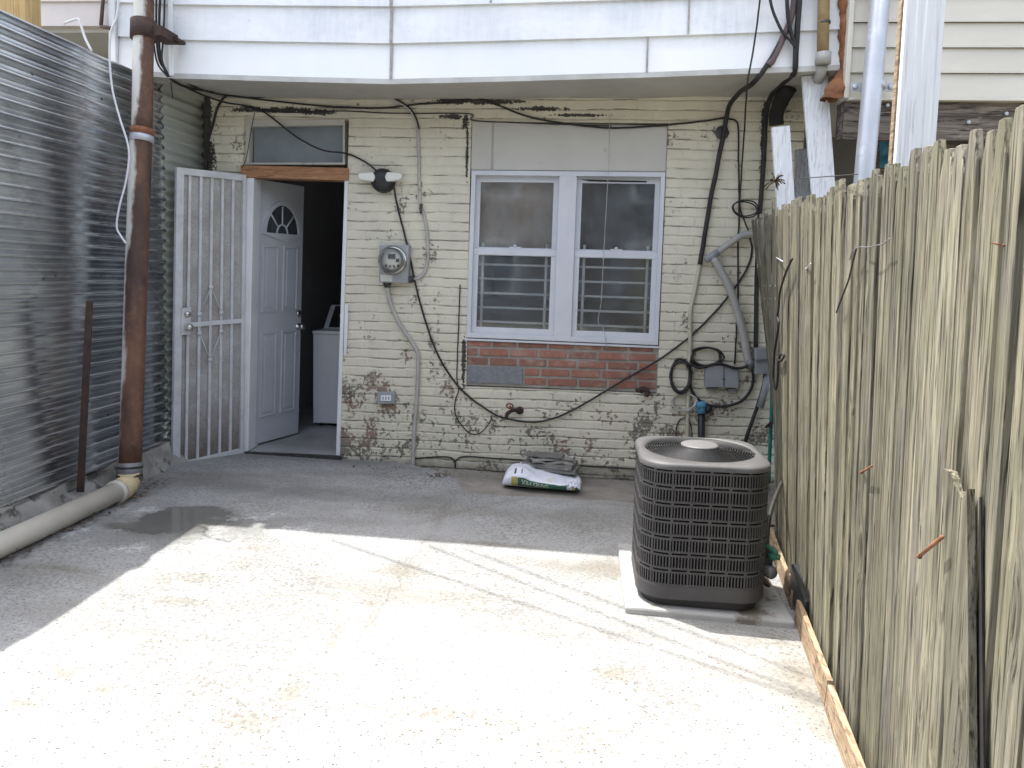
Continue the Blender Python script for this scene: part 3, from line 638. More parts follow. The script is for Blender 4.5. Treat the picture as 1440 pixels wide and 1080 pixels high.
# rendered panel over the window, patched brickwork below
pn = MB(); wp(pn, [(664, 171), (692, 171.5), (690.5, 239), (662.5, 238.5)], -.015, -.006); wp(pn, [(695, 172), (938.5, 178.5), (936, 241.3), (693.5, 239)], -.015, -.004)
wp(pn, [(662, 170), (939, 177), (939, 243), (662, 240)], -.08, -.016)
pn.build('render_panel', M['stucco'], house, .003)
inf = MB(); wp(inf, [(655, 476), (927, 487), (926, 552), (650, 541)], -.09, -.018); infill = inf.build('brick_infill', M['mortar'], house)
bk = MB(); r2 = random.Random(4)
z0 = W(655, 540).z; xa, xb = W(653, 510).x, W(925, 515).x
rows = [(z0 + .012, 1), (z0 + .0815, 1), (z0 + .151, 1), (z0 + .2205, 0)]
for ri, (zz, sk) in enumerate(rows):
    x = xa + .006 - (.11 if ri % 2 else .03)
    while x < xb - .03:
        L = .205 + r2.uniform(-.008, .008); s0, s1 = max(x, xa + .005), min(x + L, xb - .008)
        if s1 - s0 > .03:
            blk = (W(736, 520).x + .012) if ri in (0, 1) else None
            if blk and s1 < blk + .04: x += L + .019; continue
            if blk: s0 = max(s0, blk)
            dd = r2.uniform(.001, .007); dz = (s0 - xa) * -.0
            bk.hexa([V((s0, WY + .03, zz)), V((s1, WY + .03, zz + r2.uniform(-.002, .002))), V((s1, WY - dd + .014, zz)), V((s0, WY - dd + .012, zz))],
                    [V((s0, WY + .03, zz + .051)), V((s1, WY + .03, zz + .051)), V((s1, WY - dd + .013, zz + .051 + r2.uniform(-.003, .002))), V((s0, WY - dd + .012, zz + .051))])
        x += L + .019
x = xa + .01
zz = z0 + .289
while x < xb - .1:
    L = .19 + r2.uniform(-.02, .02); bk.bb((x, WY + .012, zz), (min(x + L, xb - .01), WY + .03, zz + .034)); x += L + .02
bk.build('brick_courses', M['brick'], infill, .004)
bl = MB(); bl.bb((xa + .004, WY + .006, z0 + .010), (W(735, 520).x, WY + .03, z0 + .2065 - .07)); bl.build('concrete_block', M['block'], infill, .003)

# ------------------------------------------------------------------ washing machine in the laundry
WMy = 6.5
a, b = at(440, 612, WMy), at(484, 612, WMy)
wm = thing('washing_machine', 'white top loading washing machine standing inside the dark doorway', 'washing machine', (a.x + .3, WMy + .3, .07))
zt = at(442, 465, WMy).z
q = MB(); q.bb((a.x, WMy, .10), (a.x + .68, WMy + .62, zt - .03)); q.build('cabinet', M['washer'], wm, .008)
q = MB(); q.bb((a.x - .004, WMy - .008, zt - .028), (a.x + .684, WMy + .62, zt)); q.build('lid', M['washer'], wm, .006)
zc = at(448, 432, WMy).z
q = MB(); q.prism([V((a.x, WMy + .28, zt + .001)), V((a.x, WMy + .62, zt + .001)), V((a.x, WMy + .62, zc)), V((a.x, WMy + .50, zc))], (.68, 0, 0)); q.build('control_console', M['washer'], wm, .006)
q = MB(); n_ = V((0, -(zc - zt), .22)).normalized(); q.hexa([V((a.x + .05, WMy + .288, zt + .012)) + n_ * .001, V((a.x + .66, WMy + .288, zt + .012)) + n_ * .001, V((a.x + .66, WMy + .488, zc - .012)) + n_ * .001, V((a.x + .05, WMy + .488, zc - .012)) + n_ * .001], [V((a.x + .05, WMy + .288, zt + .012)) + n_ * .006, V((a.x + .66, WMy + .288, zt + .012)) + n_ * .006, V((a.x + .66, WMy + .488, zc - .012)) + n_ * .006, V((a.x + .05, WMy + .488, zc - .012)) + n_ * .006])
q.build('control_panel', M['blackpl'], wm)
q = MB(); q.lathe(V((a.x + .16, WMy + .39, (zt + zc) / 2)) + n_ * .004, n_, [(.034, 0), (.03, .03), (.01, .034)], 18); q.build('dial', M['chrome'], wm)
for i in range(4):
    q = MB(); q.lathe((a.x + (.06 if i % 2 else .62), WMy + (.06 if i < 2 else .56), .07), (0, 0, 1), [(.022, 0), (.022, .031)], 12); q.build('foot', M['blackpl'], wm)

# ------------------------------------------------------------------ neighbours
nh = thing('neighbour_house', 'pinkish vinyl sided house beyond the tin fence at the far left', 'house', (-5, 5, 0))
q = MB(); nx1 = bx[0].x - .06
zb0 = at(80, 37, UY).z
for k in range(8): q.hexa([V((-9, UY - .01, zb0 + .16 * k)), V((nx1, UY - .01, zb0 + .16 * k)), V((nx1, UY + .03, zb0 + .16 * k)), V((-9, UY + .03, zb0 + .16 * k))], [V((-9, UY + .006, zb0 + .16 * (k + 1))), V((nx1, UY + .006, zb0 + .16 * (k + 1))), V((nx1, UY + .03, zb0 + .16 * (k + 1))), V((-9, UY + .03, zb0 + .16 * (k + 1)))])
q.build('vinyl_siding', M['pinkvinyl'], nh)
q = MB(); q.bb((-9, UY + .035, zb0 - .03), (nx1, WY + .5, zb0 + .02)); q.bb((-9, UY + .035, zb0 + .021), (nx1, 9.5, 4.4)); q.build('soffit', M['soffit'], nh)
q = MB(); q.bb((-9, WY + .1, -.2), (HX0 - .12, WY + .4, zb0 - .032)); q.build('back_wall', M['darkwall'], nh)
q = MB(); q.bb((-9, UY - .1, 4.401), (nx1, 9.6, 4.48)); q.build('roof', M['asphalt'], nh)
q = MB(); pts = [at(x, y, UY - .03) for x, y in ((152, 0), (142, 38), (152, 40), (160, 12), (163, 0))]; q.tube([at(150, -60, UY - .04), at(142, 36, UY - .04)], .012, 8); q.tube([at(142, 37, UY - .04), at(157, 40, UY - .04)], .012, 8); q.build('drip_pipe', M['brownpipe'], nh)

rh = thing('neighbour_house', 'cream vinyl sided house above a rotten beam at the upper right', 'house', (3, 5, 0))
q = MB(); RY = 4.84
rx0 = at(1190, 70, RY).x; zc0 = at(1300, 138, RY).z
for k in range(11):
    z0_, z1_ = zc0 + .151 * k, zc0 + .151 * (k + 1)
    q.hexa([V((rx0 + .03, RY - .002, z0_)), V((7, RY - .002, z0_)), V((7, RY + .04, z0_)), V((rx0 + .03, RY + .04, z0_))], [V((rx0 + .03, RY + .014, z1_)), V((7, RY + .014, z1_)), V((7, RY + .04, z1_)), V((rx0 + .03, RY + .04, z1_))])
    q.hexa([V((rx0 + .03, RY - .004, z0_ + .0)), V((7, RY - .004, z0_)), V((7, RY + .012, z0_)), V((rx0 + .03, RY + .012, z0_))], [V((rx0 + .03, RY - .004, z0_ + .012)), V((7, RY - .004, z0_ + .012)), V((7, RY + .012, z0_ + .012)), V((rx0 + .03, RY + .012, z0_ + .012))])
q.build('vinyl_siding', M['vinyl'], rh)
q = MB(); q.bb((rx0, RY - .016, zc0 - .004), (rx0 + .029, RY + .045, 4.5)); q.bb((rx0 + .0295, RY - .014, zc0 - .016), (7, RY + .045, zc0 - .001)); q.build('siding_trim', M['vinyl'], rh, .003)
q = MB(); q.bb((rx0 + .005, RY + .05, zc0 - .01), (7, 9.5, 4.5)); q.build('upper_storey', M['vinyl'], rh)
q = MB(); q.bb((rx0, RY - .1, 4.501), (7, 9.6, 4.58)); q.build('roof', M['asphalt'], rh)
q = MB(); q.grid(lambda u, v: V((rx0 + .02 + (7 - rx0) * u, RY + .03 - .008 * mnoise.noise(V((u * 40, v * 2, 3))), zc0 - .012 - .235 * (1 - v) + .008 * mnoise.noise(V((u * 30, v, 8))))), 160, 4, 0, False)
q.bb((rx0 + .02, RY + .05, zc0 - .235), (7, RY + .16, zc0 - .013)); q.build('rotten_beam', M['oldwood'], rh)
for x, y in ((1248, 148), (1362, 172), (1415, 160)):
    q = MB(); q.lathe(at(x, y, RY + .02), (0, -1, 0), [(.012, 0), (.012, .006), (.006, .009)], 10); q.build('beam_bolt', M['galv'], rh)
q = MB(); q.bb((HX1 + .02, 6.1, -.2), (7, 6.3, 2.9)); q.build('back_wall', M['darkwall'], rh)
q = MB(); p0, p1 = at(1232, 182, 5.6), at(1246, 182, 5.6); q.bb((p0.x, 5.58, -.1), (p1.x, 5.66, 2.75)); q.bb((p1.x + .13, 5.58, -.1), (p1.x + .2, 5.66, 2.75)); q.bb((p0.x, 5.57, 2.46), (p1.x + .8, 5.66, 2.53)); q.build('porch_post', M['oldwood'], rh)
q = MB(); q.tube([at(1182, 143, 5.2), at(1212, 172, 5.3)], .018, 8); q.build('brace', M['darkrust'], rh)

q = MB(); q.grid(lambda u, v: at(1237 + 32 * u, 192 + 44 * v, 5.3) + V((0, .03 * mnoise.noise(V((u * 4, v * 4, 2))), 0)), 8, 10); q.grid(lambda u, v: at(1237 + 32 * u, 192 + 44 * v, 5.33) + V((0, .03 * mnoise.noise(V((u * 4, v * 4, 2))), 0)), 8, 10)
tag(q.build('tarp', M['tarp'], origin=at(1253, 236, 5.3)), 'small blue tarp hanging in the dark porch behind the fence', 'tarp')

# insulating foam between the two houses
fm = MB()
def foamf(u, v):
    c = at(1187 - 14 * max(0, v - .72) / .28, -20 + 160 * v, 4.905); a = 2 * math.pi * u; rr = (.032 + .05 * max(0, v - .75) / .25) * (1 + .5 * mnoise.noise(V((math.cos(a) * 1.5, math.sin(a) * 1.5, v * 16))))
    return c + V((math.cos(a) * rr, math.sin(a) * rr, .02 * mnoise.noise(V((a, v * 20, 4)))))
fm.grid(foamf, 20, 50); tag(fm.build('insulation_foam', M['foam'], origin=at(1186, 130, 4.93)), 'ragged rusty orange foam filling the gap beside cream siding', 'insulation foam')

# unseen house behind the camera, added to keep bright sky out of pane reflections
ah = thing('brick_house', 'tan brick house across the alley behind the yard', 'house', (0, -11, 0))
q = MB(); q.bb((-14, -19, -.3), (14, -11, 6.2)); q.build('brick_wall', M['tanbrick'], ah)
q = MB(); q.bb((-14.3, -19.3, 6.201), (14.3, -10.7, 6.5)); q.build('roof', M['asphalt'], ah)
for i in range(6):
    x = -11.5 + i * 4.4
    for z in (.9, 3.7):
        f = MB(); f.bb((x, -10.998, z), (x + 1.1, -10.94, z + 1.6)); fo = f.build('window', M['frame'], ah); p = MB(); p.bb((x + .1, -10.938, z + .1), (x + 1, -10.92, z + 1.5)); p.build('pane', M['darkglass'], fo)

# ------------------------------------------------------------------ corrugated tin fence on the left
A, B = V((-3.0, .2, 0)), V((-2.885, 5.66, 0)); FD = (B - A).normalized(); FN = V((FD.y, -FD.x, 0))
def FP(y, z, o=0): s = (y - A.y) / FD.y; return A + FD * s + FN * o + V((0, 0, z))
tinf = thing('corrugated_fence', 'tall galvanised corrugated metal fence along the left of the yard', 'fence', FP(3, 0))
PT = .072
def tin(y0, y1, off, amp, mat, seed, zlo=.16, zhi=2.76):
    nz = int((zhi - zlo) / PT * 14); ny = int((y1 - y0) / .07)
    def fn(u, v):
        y = y0 + (y1 - y0) * u; z = zlo + (zhi - zlo) * v
        dz = .006 * mnoise.noise(V((y * .8, seed, z * .5))) + .012 * (y - y0) * .2
        o = off + amp * math.sin(2 * math.pi * z / PT) * (1 + .12 * mnoise.noise(V((y * 2.5, z * 2, seed)))) + .014 * mnoise.noise(V((y * 1.4, z * 1.7, seed)))
        e = .012 * mnoise.noise(V((z * 13, seed, 5))) if u in (0.0, 1.0) else 0
        return FP(y + e, z + dz, o)
    return MB().grid(fn, ny, nz).build('corrugated_sheet', mat, tinf)
tin(.2, 3.2, .0, .0165, M['tin'], 1); tin(3.12, 4.30, .012, .0165, M['tin'], 2); tin(4.22, 5.14, .004, .0165, M['tin'], 7); tin(5.08, 5.62, .017, .011, M['tin_paint'], 4)
q = MB()
q.grid(lambda u, v: FP(.2 + 5.28 * u, 0, 0) + FN * (.03 + .11 * (1 - v) ** 1.2 + .035 * mnoise.noise(V((u * 30, v * 3, 2))) + .018 * mnoise.noise(V((u * 90, v * 8, 6)))) + V((0, 0, .03 + .19 * v + .03 * mnoise.noise(V((u * 34, v * 2, 7))))), 260, 10)
q.grid(lambda u, v: FP(.2 + 5.28 * u, 0, 0) + FN * (.03 - .15 * v) + V((0, 0, .215 + .03 * mnoise.noise(V((u * 34, 2, 7))))), 260, 1)
q.build('footing', M['footing'], tinf)
for y, h in ((1.2, 2.7), (3.0, 2.7), (4.9, 2.7)):
    q = MB(); c = FP(y, 0, -.06); q.bb((c.x - .04, c.y - .04, 0), (c.x + .04, c.y + .04, h)); q.build('post', M['greywood'], tinf)
for zz in (.5, 1.4, 2.5):
    q = MB(); q.prism([FP(.25, zz, -.02), FP(.25, zz + .06, -.02), FP(.25, zz + .06, -.05), FP(.25, zz, -.05)], FD * 5.3); q.build('rail', M['greywood'], tinf)
r3 = random.Random(5)
for y in (2.2, 2.9, 3.3, 3.9, 4.4, 4.9):
    for z in (.55, 1.43, 2.5): q = MB(); q.lathe(FP(y + r3.uniform(-.08, .08), z, .026), FN, [(.009, 0), (.009, .004), (.004, .007)], 8); q.build('screw', M['hinge'], tinf)

p = at(24, 20, 3.9)
q = MB(); q.bb((p.x - .072, 3.86, -.05), (p.x + .072, 3.99, 3.0)); tag(q.build('timber_post', M['yellowwood'], origin=(p.x, 3.9, 0), bevel=.006), 'new yellow pine post rising behind the corrugated fence', 'post')

q = MB(); a, b = FP(4.02, .12, .07), None
tb, tt = G(113, 690, .06), None
SYk = next(3.2 + .01 * k for k in range(200) if at(113, 692, 3.2 + .01 * k).x < FP(3.2 + .01 * k, 0, .10).x)
pb = at(113, 692, SYk); pt = at(126, 424, SYk - .02)
q.hexa([pb + V((-.022, -.004, 0)), pb + V((.022, -.004, 0)), pb + V((.022, .004, 0)), pb + V((-.022, .004, 0))], [pt + V((-.02, -.004, 0)), pt + V((.02, -.004, 0)), pt + V((.02, .004, 0)), pt + V((-.02, .004, 0))])
q.hexa([pb + V((-.022, .0045, 0)), pb + V((-.014, .0045, 0)), pb + V((-.014, .04, 0)), pb + V((-.022, .04, 0))], [pt + V((-.02, .0045, 0)), pt + V((-.012, .0045, 0)), pt + V((-.012, .04, 0)), pt + V((-.02, .04, 0))])
tag(q.build('iron_stake', M['darkrust'], origin=pb), 'dark rusty iron stake standing against the corrugated fence', 'stake')

# rusty downspout with its couplings
DY = 4.28
def da(px, py): return at(px, py, 4.28 + .42 * min(1.6, max(0, (680 - py) / 680)))       # the pipe leans back towards the house
dsp = thing('downspout', 'tall rust streaked downspout standing in front of the corrugated fence', 'downspout', at(182, 690, DY))
q = MB(); q.tube(smooth([da(198.5, 195), da(194, 320), da(183, 655)], 8), .066, 20); q.build('lower_pipe', M['rustpipe'], dsp)
ptop = da(203, -30)
q = MB(); q.tube(smooth([V((ptop.x + .02, UY + .03, ptop.z + .13)), V((ptop.x, ptop.y + .05, ptop.z + .10)), ptop, da(202, 40), da(199.5, 196)], 6), .061, 20); q.build('upper_pipe', M['rustpipe'], dsp)
q = MB(); q.tube([da(200.5, 181), da(199.5, 190)], .072, 20); q.tube([da(199.6, 189), da(199, 200)], .070, 20, 1); q.build('joint_collar', [M['rust'], M['galv']], dsp)
q = MB(); q.tube([da(202, 30), da(201.5, 55)], .078, 20); bq = da(220, 44); q.box(bq + V((.0, .08, 0)), (.09, .2, .06)); q.box(bq + V((.05, .17, -.01)), (.05, .1, .02)); q.build('wall_bracket', M['darkrust'], dsp)
q = MB(); q.tube([da(182.6, 650), da(182, 674)], .073, 22); q.tube([da(182.6, 655), da(182.5, 658)], .0755, 22, 1); q.tube([da(182.2, 667), da(182.1, 670)], .0755, 22, 1); q.build('rubber_coupling', [M['clamp'], M['hinge']], dsp)
PI_ = math.pi; el = at(182, 672, DY); pe = G(-60, 792, .075); gb = G(181, 700, .075); gb = V((el.x - .005, el.y - .015, gz(el.x) + .085))
dirp = (pe - gb); dirp.z = 0; dirp.normalize(); pe = gb + dirp * 3.2; pe.z = gz(pe.x) + .072
ER_ = .078; zc_ = gz(el.x) + .068
gb = V((el.x, el.y, zc_))
arc_ = [V((el.x, el.y, max(el.z, zc_ + ER_) + .01))] + [gb + dirp * (ER_ * (1 - math.cos(a * PI_ / 20))) + V((0, 0, ER_ * (1 - math.sin(a * PI_ / 20)))) for a in range(11)] + [gb + dirp * (ER_ + .05)]
q = MB(); q.tube(arc_, .068, 22)
q.build('drain_elbow', M['pvcyellow'], dsp)
q = MB(); q.tube([gb + dirp * .115, gb + dirp * .145], .072, 22)
q.build('elbow_rim', M['pvc'], dsp)
pp = MB(); pp.tube([gb + dirp * .12, gb.lerp(pe, .5), pe], .060, 24)
tag(pp.build('drain_pipe', M['pvc'], origin=gb), 'dirty white plastic drain pipe lying along the foot of the corrugated fence', 'drain pipe')

# leaf litter in the gutter behind the pipe
lf = MB(); r4 = random.Random(8)
def leaf(c, s):
    a = r4.uniform(0, 6.28); tl = r4.uniform(-.6, .6); u = V((math.cos(a), math.sin(a), tl * .5)) * s; v = V((-math.sin(a), math.cos(a), r4.uniform(-.5, .5))) * s * r4.uniform(.35, .6)
    lf.add([c - u, c + v, c + u, c - v], [(0, 1, 2, 3)])
for i in range(900):
    y = r4.uniform(2.2, 4.6); o = r4.uniform(.10, .34); leaf(FP(y, gz(-2.9) + r4.uniform(.004, .03) + max(0, .16 - o) * .5, o), r4.uniform(.006, .018))
for i in range(160):
    px = r4.uniform(478, 900); py = 655 + (px - 478) * .035 + r4.uniform(-3, 9); c = G(px, py, .006); c.y = min(c.y, WY - .01); leaf(c, r4.uniform(.004, .012))
for i in range(60):
    c = G(620 + r4.gauss(0, 14), 667 + r4.gauss(0, 2), .006); leaf(c, r4.uniform(.006, .016))
tag(lf.build('leaf_litter', M['leaf'], fixn=False), kind='stuff')

# ------------------------------------------------------------------ things on the brick wall
def cable(name, pts, r, mat, label, d=.015, n=6, cat='cable', sm=6):
    P = [W(x[0], x[1], x[2] if len(x) > 2 else d) for x in pts]
    jr = random.Random(label); P = [P[0]] + [p + V((jr.uniform(-.005, .005), jr.uniform(-.004, .003), jr.uniform(-.005, .005))) for p in P[1:-1]] + [P[-1]]
    Q = smooth(P, sm); Q = [p + V((.0025 * mnoise.noise(p * 14), 0, .0025 * mnoise.noise(p * 14 + V((7, 0, 0))))) for p in Q]
    q = MB(); q.tube(Q, r, n); return tag(q.build(name, M[mat], origin=P[0]), label, cat)
SY = .62   # cables that drop down in front of the siding
cable('black_cable', [(228, -60, SY), (224, 40, SY), (226, 80, SY), (240, 110, SY - .04), (275, 125, .3), (330, 128, .1), (360, 136, .03), (400, 132), (500, 131), (536, 134), (560, 141), (575, 152), (584, 165, .018), (589, 182, .018)], .0085, 'rubber', 'thick black cable along the wall head curving into the meter conduit')
cable('meter_cable', [(540, 136, .012), (562, 144), (578, 158), (586, 175), (589, 215), (590, 270), (592, 290), (596, 303), (601, 332), (602, 360), (600, 378), (593, 388), (578, 394)], .0125, 'greycable', 'pale grey cable dropping down the wall to the side of the electric meter', .012, 8)
q = MB(); q.lathe(W(592.5, 294, .0), (0, -1, 0), [(.012, 0), (.012, .03)], 8); q.bb(tuple(W(590, 300, .036)), tuple(W(594.5, 287, -.0))); tag(q.build('cable_clip', M['hinge'], origin=W(592, 294)), 'dark metal clip holding the pale meter cable to the wall', 'clip')
cable('conduit', [(544.5, 402, .05), (546, 415, .04), (550, 432), (562, 455), (578, 478), (587, 497), (588.5, 512), (587, 560), (583, 610), (581, 659)], .0145, 'greycable', 'grey white conduit running from under the meter down to the ground', .02, 10, 'conduit')
cable('black_cable', [(220, -60, SY + .01), (221, 60, SY), (232, 100, SY - .02), (262, 124, .35), (312, 142, .1), (352, 150), (372, 158), (398, 178), (424, 196), (455, 211), (488, 217), (512, 226), (530, 240, .04)], .007, 'rubber', 'black cable sagging across the transom down to the wall lamp')
cable('black_cable', [(238, 104, .55), (290, 128, .3), (340, 137, .06), (420, 146), (480, 151), (540, 152), (590, 147), (640, 143), (668, 138), (700, 148), (740, 162), (790, 173), (830, 178), (870, 179), (930, 176), (980, 172), (1018, 166, .03)], .007, 'rubber', 'long black cable draped from the corner across above the window')
cable('black_cable', [(333, 130, .06), (318, 136, .05), (306, 152), (299, 175), (293, 200), (290, 225), (289, 238)], .009, 'rubber', 'short black cable curling down the wall at the tarred corner')
cable('wire', [(240, 112, .5), (243, 140, .3), (240, 165, .2), (245, 178, .18), (255, 186, .16)], .003, 'rubber', 'thin stray wire dangling at the fence end below the overhang', cat='wire')
cable('wire', [(358, 158, .02), (350, 200), (345, 225), (340, 236)], .003, 'rubber', 'thin wire hanging across the left edge of the transom', .03, cat='wire')
cable('wire', [(340, 150), (400, 158), (470, 157), (560, 159), (660, 160), (668, 170), (760, 174), (860, 177)], .0045, 'rubber', 'thin wire running level along the top edge of the render panel', .01, cat='wire')
cable('black_cable', [(554, 262, .05), (558, 290, .02), (570, 335), (578, 365), (583, 396), (592, 430), (608, 480), (625, 515), (648, 548), (680, 573), (705, 586), (740, 593), (770, 590), (800, 579), (840, 556), (880, 533), (925, 506), (962, 480), (985, 460), (1012, 432), (1038, 398), (1053, 370), (1057, 350), (1055, 335, .06)], .0075, 'rubber', 'black cable swooping from the wall lamp under the window to the right')
cable('wire', [(647, 400), (644, 470), (643, 530), (645, 548), (640, 565), (641, 580), (648, 596), (660, 610), (674, 610), (686, 597), (692, 587)], .0045, 'rubber', 'thin brown wire looping below the patched brick to the left', .012, cat='wire')
cable('wire', [(860, 160, .015), (858, 175, .02), (856, 230, .03), (852, 300, .03), (848, 360, .03), (846, 420, .03), (842, 452, .03), (848, 462, .03), (852, 478, .03), (853, 490, .015)], .0028, 'greycable', 'thin pale wire hanging down in front of the right window', cat='wire')
cable('wire', [(584, 645), (600, 643), (625, 642), (636, 645), (640, 651), (640, 660)], .006, 'rubber', 'dark wire along the wall base left of the tile pile', .012, cat='wire')
cable('wire', [(640, 658), (642, 648), (652, 643), (690, 644), (740, 648), (800, 654), (860, 657), (900, 660)], .006, 'rubber', 'dark wire running along the wall base behind the tile pile', .012, cat='wire')

ml = thing('wall_lamp', 'twin headed white and black security lamp on the wall beside the door', 'lamp', W(540, 254, .0))
q = MB(); q.lathe(W(540.5, 255, 0), (0, -1, 0), [(.088, 0), (.09, .02), (.088, .06), (.075, .085), (.03, .092)], 28); q.build('junction_box', M['blackpl'], ml)
for x0_, x1_ in ((507, 527), (566, 546)):
    s_ = 1 if x1_ > x0_ else -1
    q = MB(); q.prism([W(x0_, 244, .05), W(x0_ - s_ * 1.5, 248, .05), W(x0_, 254, .05), W(x1_, 257, .05), W(x1_ + s_ * 3, 250, .05), W(x1_, 243, .05)], (0, -.055, 0)); lh = q.build('lamp_head', M['lampwhite'], ml, .012)
    q = MB(); q.tube([W(x1_ - s_ * 2, 251, .075), W(x1_ + s_ * 6, 254, .07)], .016, 8); q.build('knuckle', M['blackpl'], lh)

em = thing('electric_meter', 'grey electric meter box with round glass dial on the cream wall', 'electric meter', W(554, 398))
q = MB(); wp(q, [(533.5, 344), (575, 344.5), (573.5, 398.5), (533, 397)], .0, .085); q.build('meter_box', M['metergrey'], em, .006)
mc = W(552.5, 366, .086)
q = MB(); q.lathe(mc, (0, -1, 0), [(.108, 0), (.108, .012), (.098, .016), (.094, .02)], 36); ri = q.build('meter_ring', M['chrome'], em)
q = MB(); q.lathe(mc, (0, -1, 0), [(.088, .0205), (.088, .024), (.001, .0245)], 32); q.build('dial_face', M['dial'], ri)
q = MB(); q.bb(tuple(mc + V((-.03, -.031, .01))), tuple(mc + V((.026, -.0255, .045)))); q.bb(tuple(mc + V((.03, -.030, -.012))), tuple(mc + V((.052, -.0255, .012))))
for k in range(4): q.lathe(mc + V((-.045 + k * .03, -.0255, -.04 - .006 * (k in (1, 2)))), (0, -1, 0), [(.010, 0), (.010, .002)], 12)
q.build('dial_register', M['hinge'], ri)
q = MB(); q.lathe(mc, (0, -1, 0), [(.093, .0206), (.093, .075), (.082, .092), (.05, .099), (.001, .1)], 32); q.build('glass_cover', make_glass('meter_glass', (.95, .95, .93), .02), ri)
q = MB(); wp(q, [(535, 386), (552, 387), (551, 396), (535, 395)], .0855, .088); q.build('name_plate', M['dial'], em)
q = MB(); q.lathe(W(576, 393, .035), (1, 0, 0), [(.02, -.012), (.026, 0), (.026, .016), (.02, .018), (.02, .03)], 14); q.build('cable_gland', M['hinge'], em)
q = MB(); q.lathe(W(544.5, 398, .045), (0, 0, -1), [(.03, -.006), (.03, .012), (.024, .016), (.022, .034)], 14); q.build('conduit_hub', M['hinge'], em)

ob = thing('outlet_box', 'small grey weatherproof outlet box low on the wall by the door', 'outlet', W(542, 568))
q = MB(); wp(q, rect(530, 551.5, 555.5, 568.5), 0, .045); q.build('box', M['greypl'], ob, .008)
q = MB(); wp(q, rect(535, 556, 550, 564), .0455, .052); q.build('receptacle', M['frame'], ob, .004)
q = MB()
for x in (538, 542, 546): wp(q, rect(x, 558, x + 1.2, 562), .0525, .0535)
q.build('socket', M['hinge'], ob)

hbb = thing('garden_tap', 'corroded garden tap sticking out of the wall below the window', 'tap', W(730, 577))
q = MB(); q.tube(smooth([W(729, 577, 0), W(728, 577.5, .04), W(722, 577, .07), W(714, 581, .085), W(712, 587, .09)], 5), .014, 10); q.lathe(W(731, 577, 0), (0, -1, 0), [(.03, 0), (.03, .008), (.02, .012)], 14); q.build('spout', M['darkrust'], hbb)
q = MB(); q.tube([W(721, 577, .072), W(717, 571, .09)], .008, 8)
hd = [W(717, 571, .09) + V((math.cos(a * math.pi / 4) * .025, -.02 * math.sin(a * math.pi / 4), .022 * math.sin(a * math.pi / 4))) for a in range(8)]; q.tube(hd, .006, 6, 0, True); q.build('handle', M['rust'], hbb)
q = MB(); q.tube(smooth([W(896, 549, -.02), W(905, 547, .02), W(911, 551, .03), W(908, 557, .03)], 5), .018, 10)
tag(q.build('pipe_stub', M['darkrust'], origin=W(905, 550)), 'rusty pipe stub poking out of the corner of the patched brick', 'pipe')

# right-hand tangle of pipes and boxes
cable('service_cable', [(1122, -60, SY + .02), (1115, 10, SY), (1104, 45, SY), (1084, 86, SY), (1068, 106, SY - .03), (1056, 120, .5), (1040, 131, .3), (1026, 150, .12), (1021, 166, .05), (1018, 190, .03), (1006, 245), (997, 290), (990, 335), (984, 372)], .0165, 'rubber', 'thick black service cable bending under the overhang and down the wall', .025, 10)
q = MB(); P = [at(x, y, WY - SY - .004) for x, y in ((1123, -60), (1116, 10), (1105, 45), (1088, 82), (1080, 92))]; q.tube(smooth(P, 5), [.019] * 16 + [.022] * 5, 10); tag(q.build('cable_sleeve', M['brownpipe'], origin=P[-1]), 'purple brown sleeve on the service cable in front of white siding', 'cable sleeve')
cable('conduit', [(984, 371), (978, 405), (972, 432), (970, 455), (969.5, 490), (968.5, 540), (967, 580), (966, 625), (965, 665)], .015, 'creampipe', 'cream painted thin pipe running down the wall left of grey box', .02, 10, 'conduit')
q = MB(); q.lathe(W(1015, 187, 0), (0, -1, 0), [(.05, 0), (.052, .012), (.03, .02)], 8, 0, False); tag(q.build('cable_clamp', M['hinge'], origin=W(1015, 187)), 'dark round clamp fixing the thick service cable to the wall', 'clamp')
cable('black_cable', [(1128, -60, SY + .03), (1123, 5, SY + .02), (1119, 60, SY), (1117, 100, SY - .02), (1112, 108, .45), (1104, 114, .35), (1090, 128, .15), (1081, 142, .06), (1077, 165), (1074, 230), (1069, 300), (1066, 345), (1064, 420), (1063, 492)], .0175, 'rubber', 'heavy black cable dropping down the wall end beside the fence', .035, 10)
cable('black_cable', [(1112, -60, SY + .05), (1106, 0, SY + .05), (1112, 40, SY + .03), (1117, 62, SY + .02), (1118, 95, SY + .01), (1114, 106, .55)], .012, 'rubber', 'black cable crossing the white siding towards the heavy cable')
cable('black_cable', [(1078, -40, SY + .04), (1085, 8, SY + .04), (1099, 42, SY + .03), (1112, 58, SY + .03), (1118, 66, SY + .03)], .009, 'rubber', 'slim black cable slanting over the white siding to join others')
cable('wire', [(1074, -60, SY + .06), (1069, 0, SY + .05), (1062, 60, SY + .03), (1052, 120, SY), (1047, 180, .15), (1043, 240, .05), (1041, 290, .03), (1046, 310, .03), (1052, 326, .05), (1055, 333, .06)], .006, 'rubber', 'thin black wire falling straight from the siding to the pipe arm', cat='wire')
cable('wire', [(1018, 167, .03), (1027, 167), (1034, 171), (1038, 182), (1039, 230), (1039, 300), (1038, 350), (1037, 420), (1034, 480), (1033, 512)], .0065, 'rubber', 'black wire running down the wall into the grey telephone box', .015, cat='wire')
lp = [(1030, 291), (1036, 285), (1048, 284), (1060, 288), (1065, 297), (1060, 304), (1046, 306), (1034, 300)]
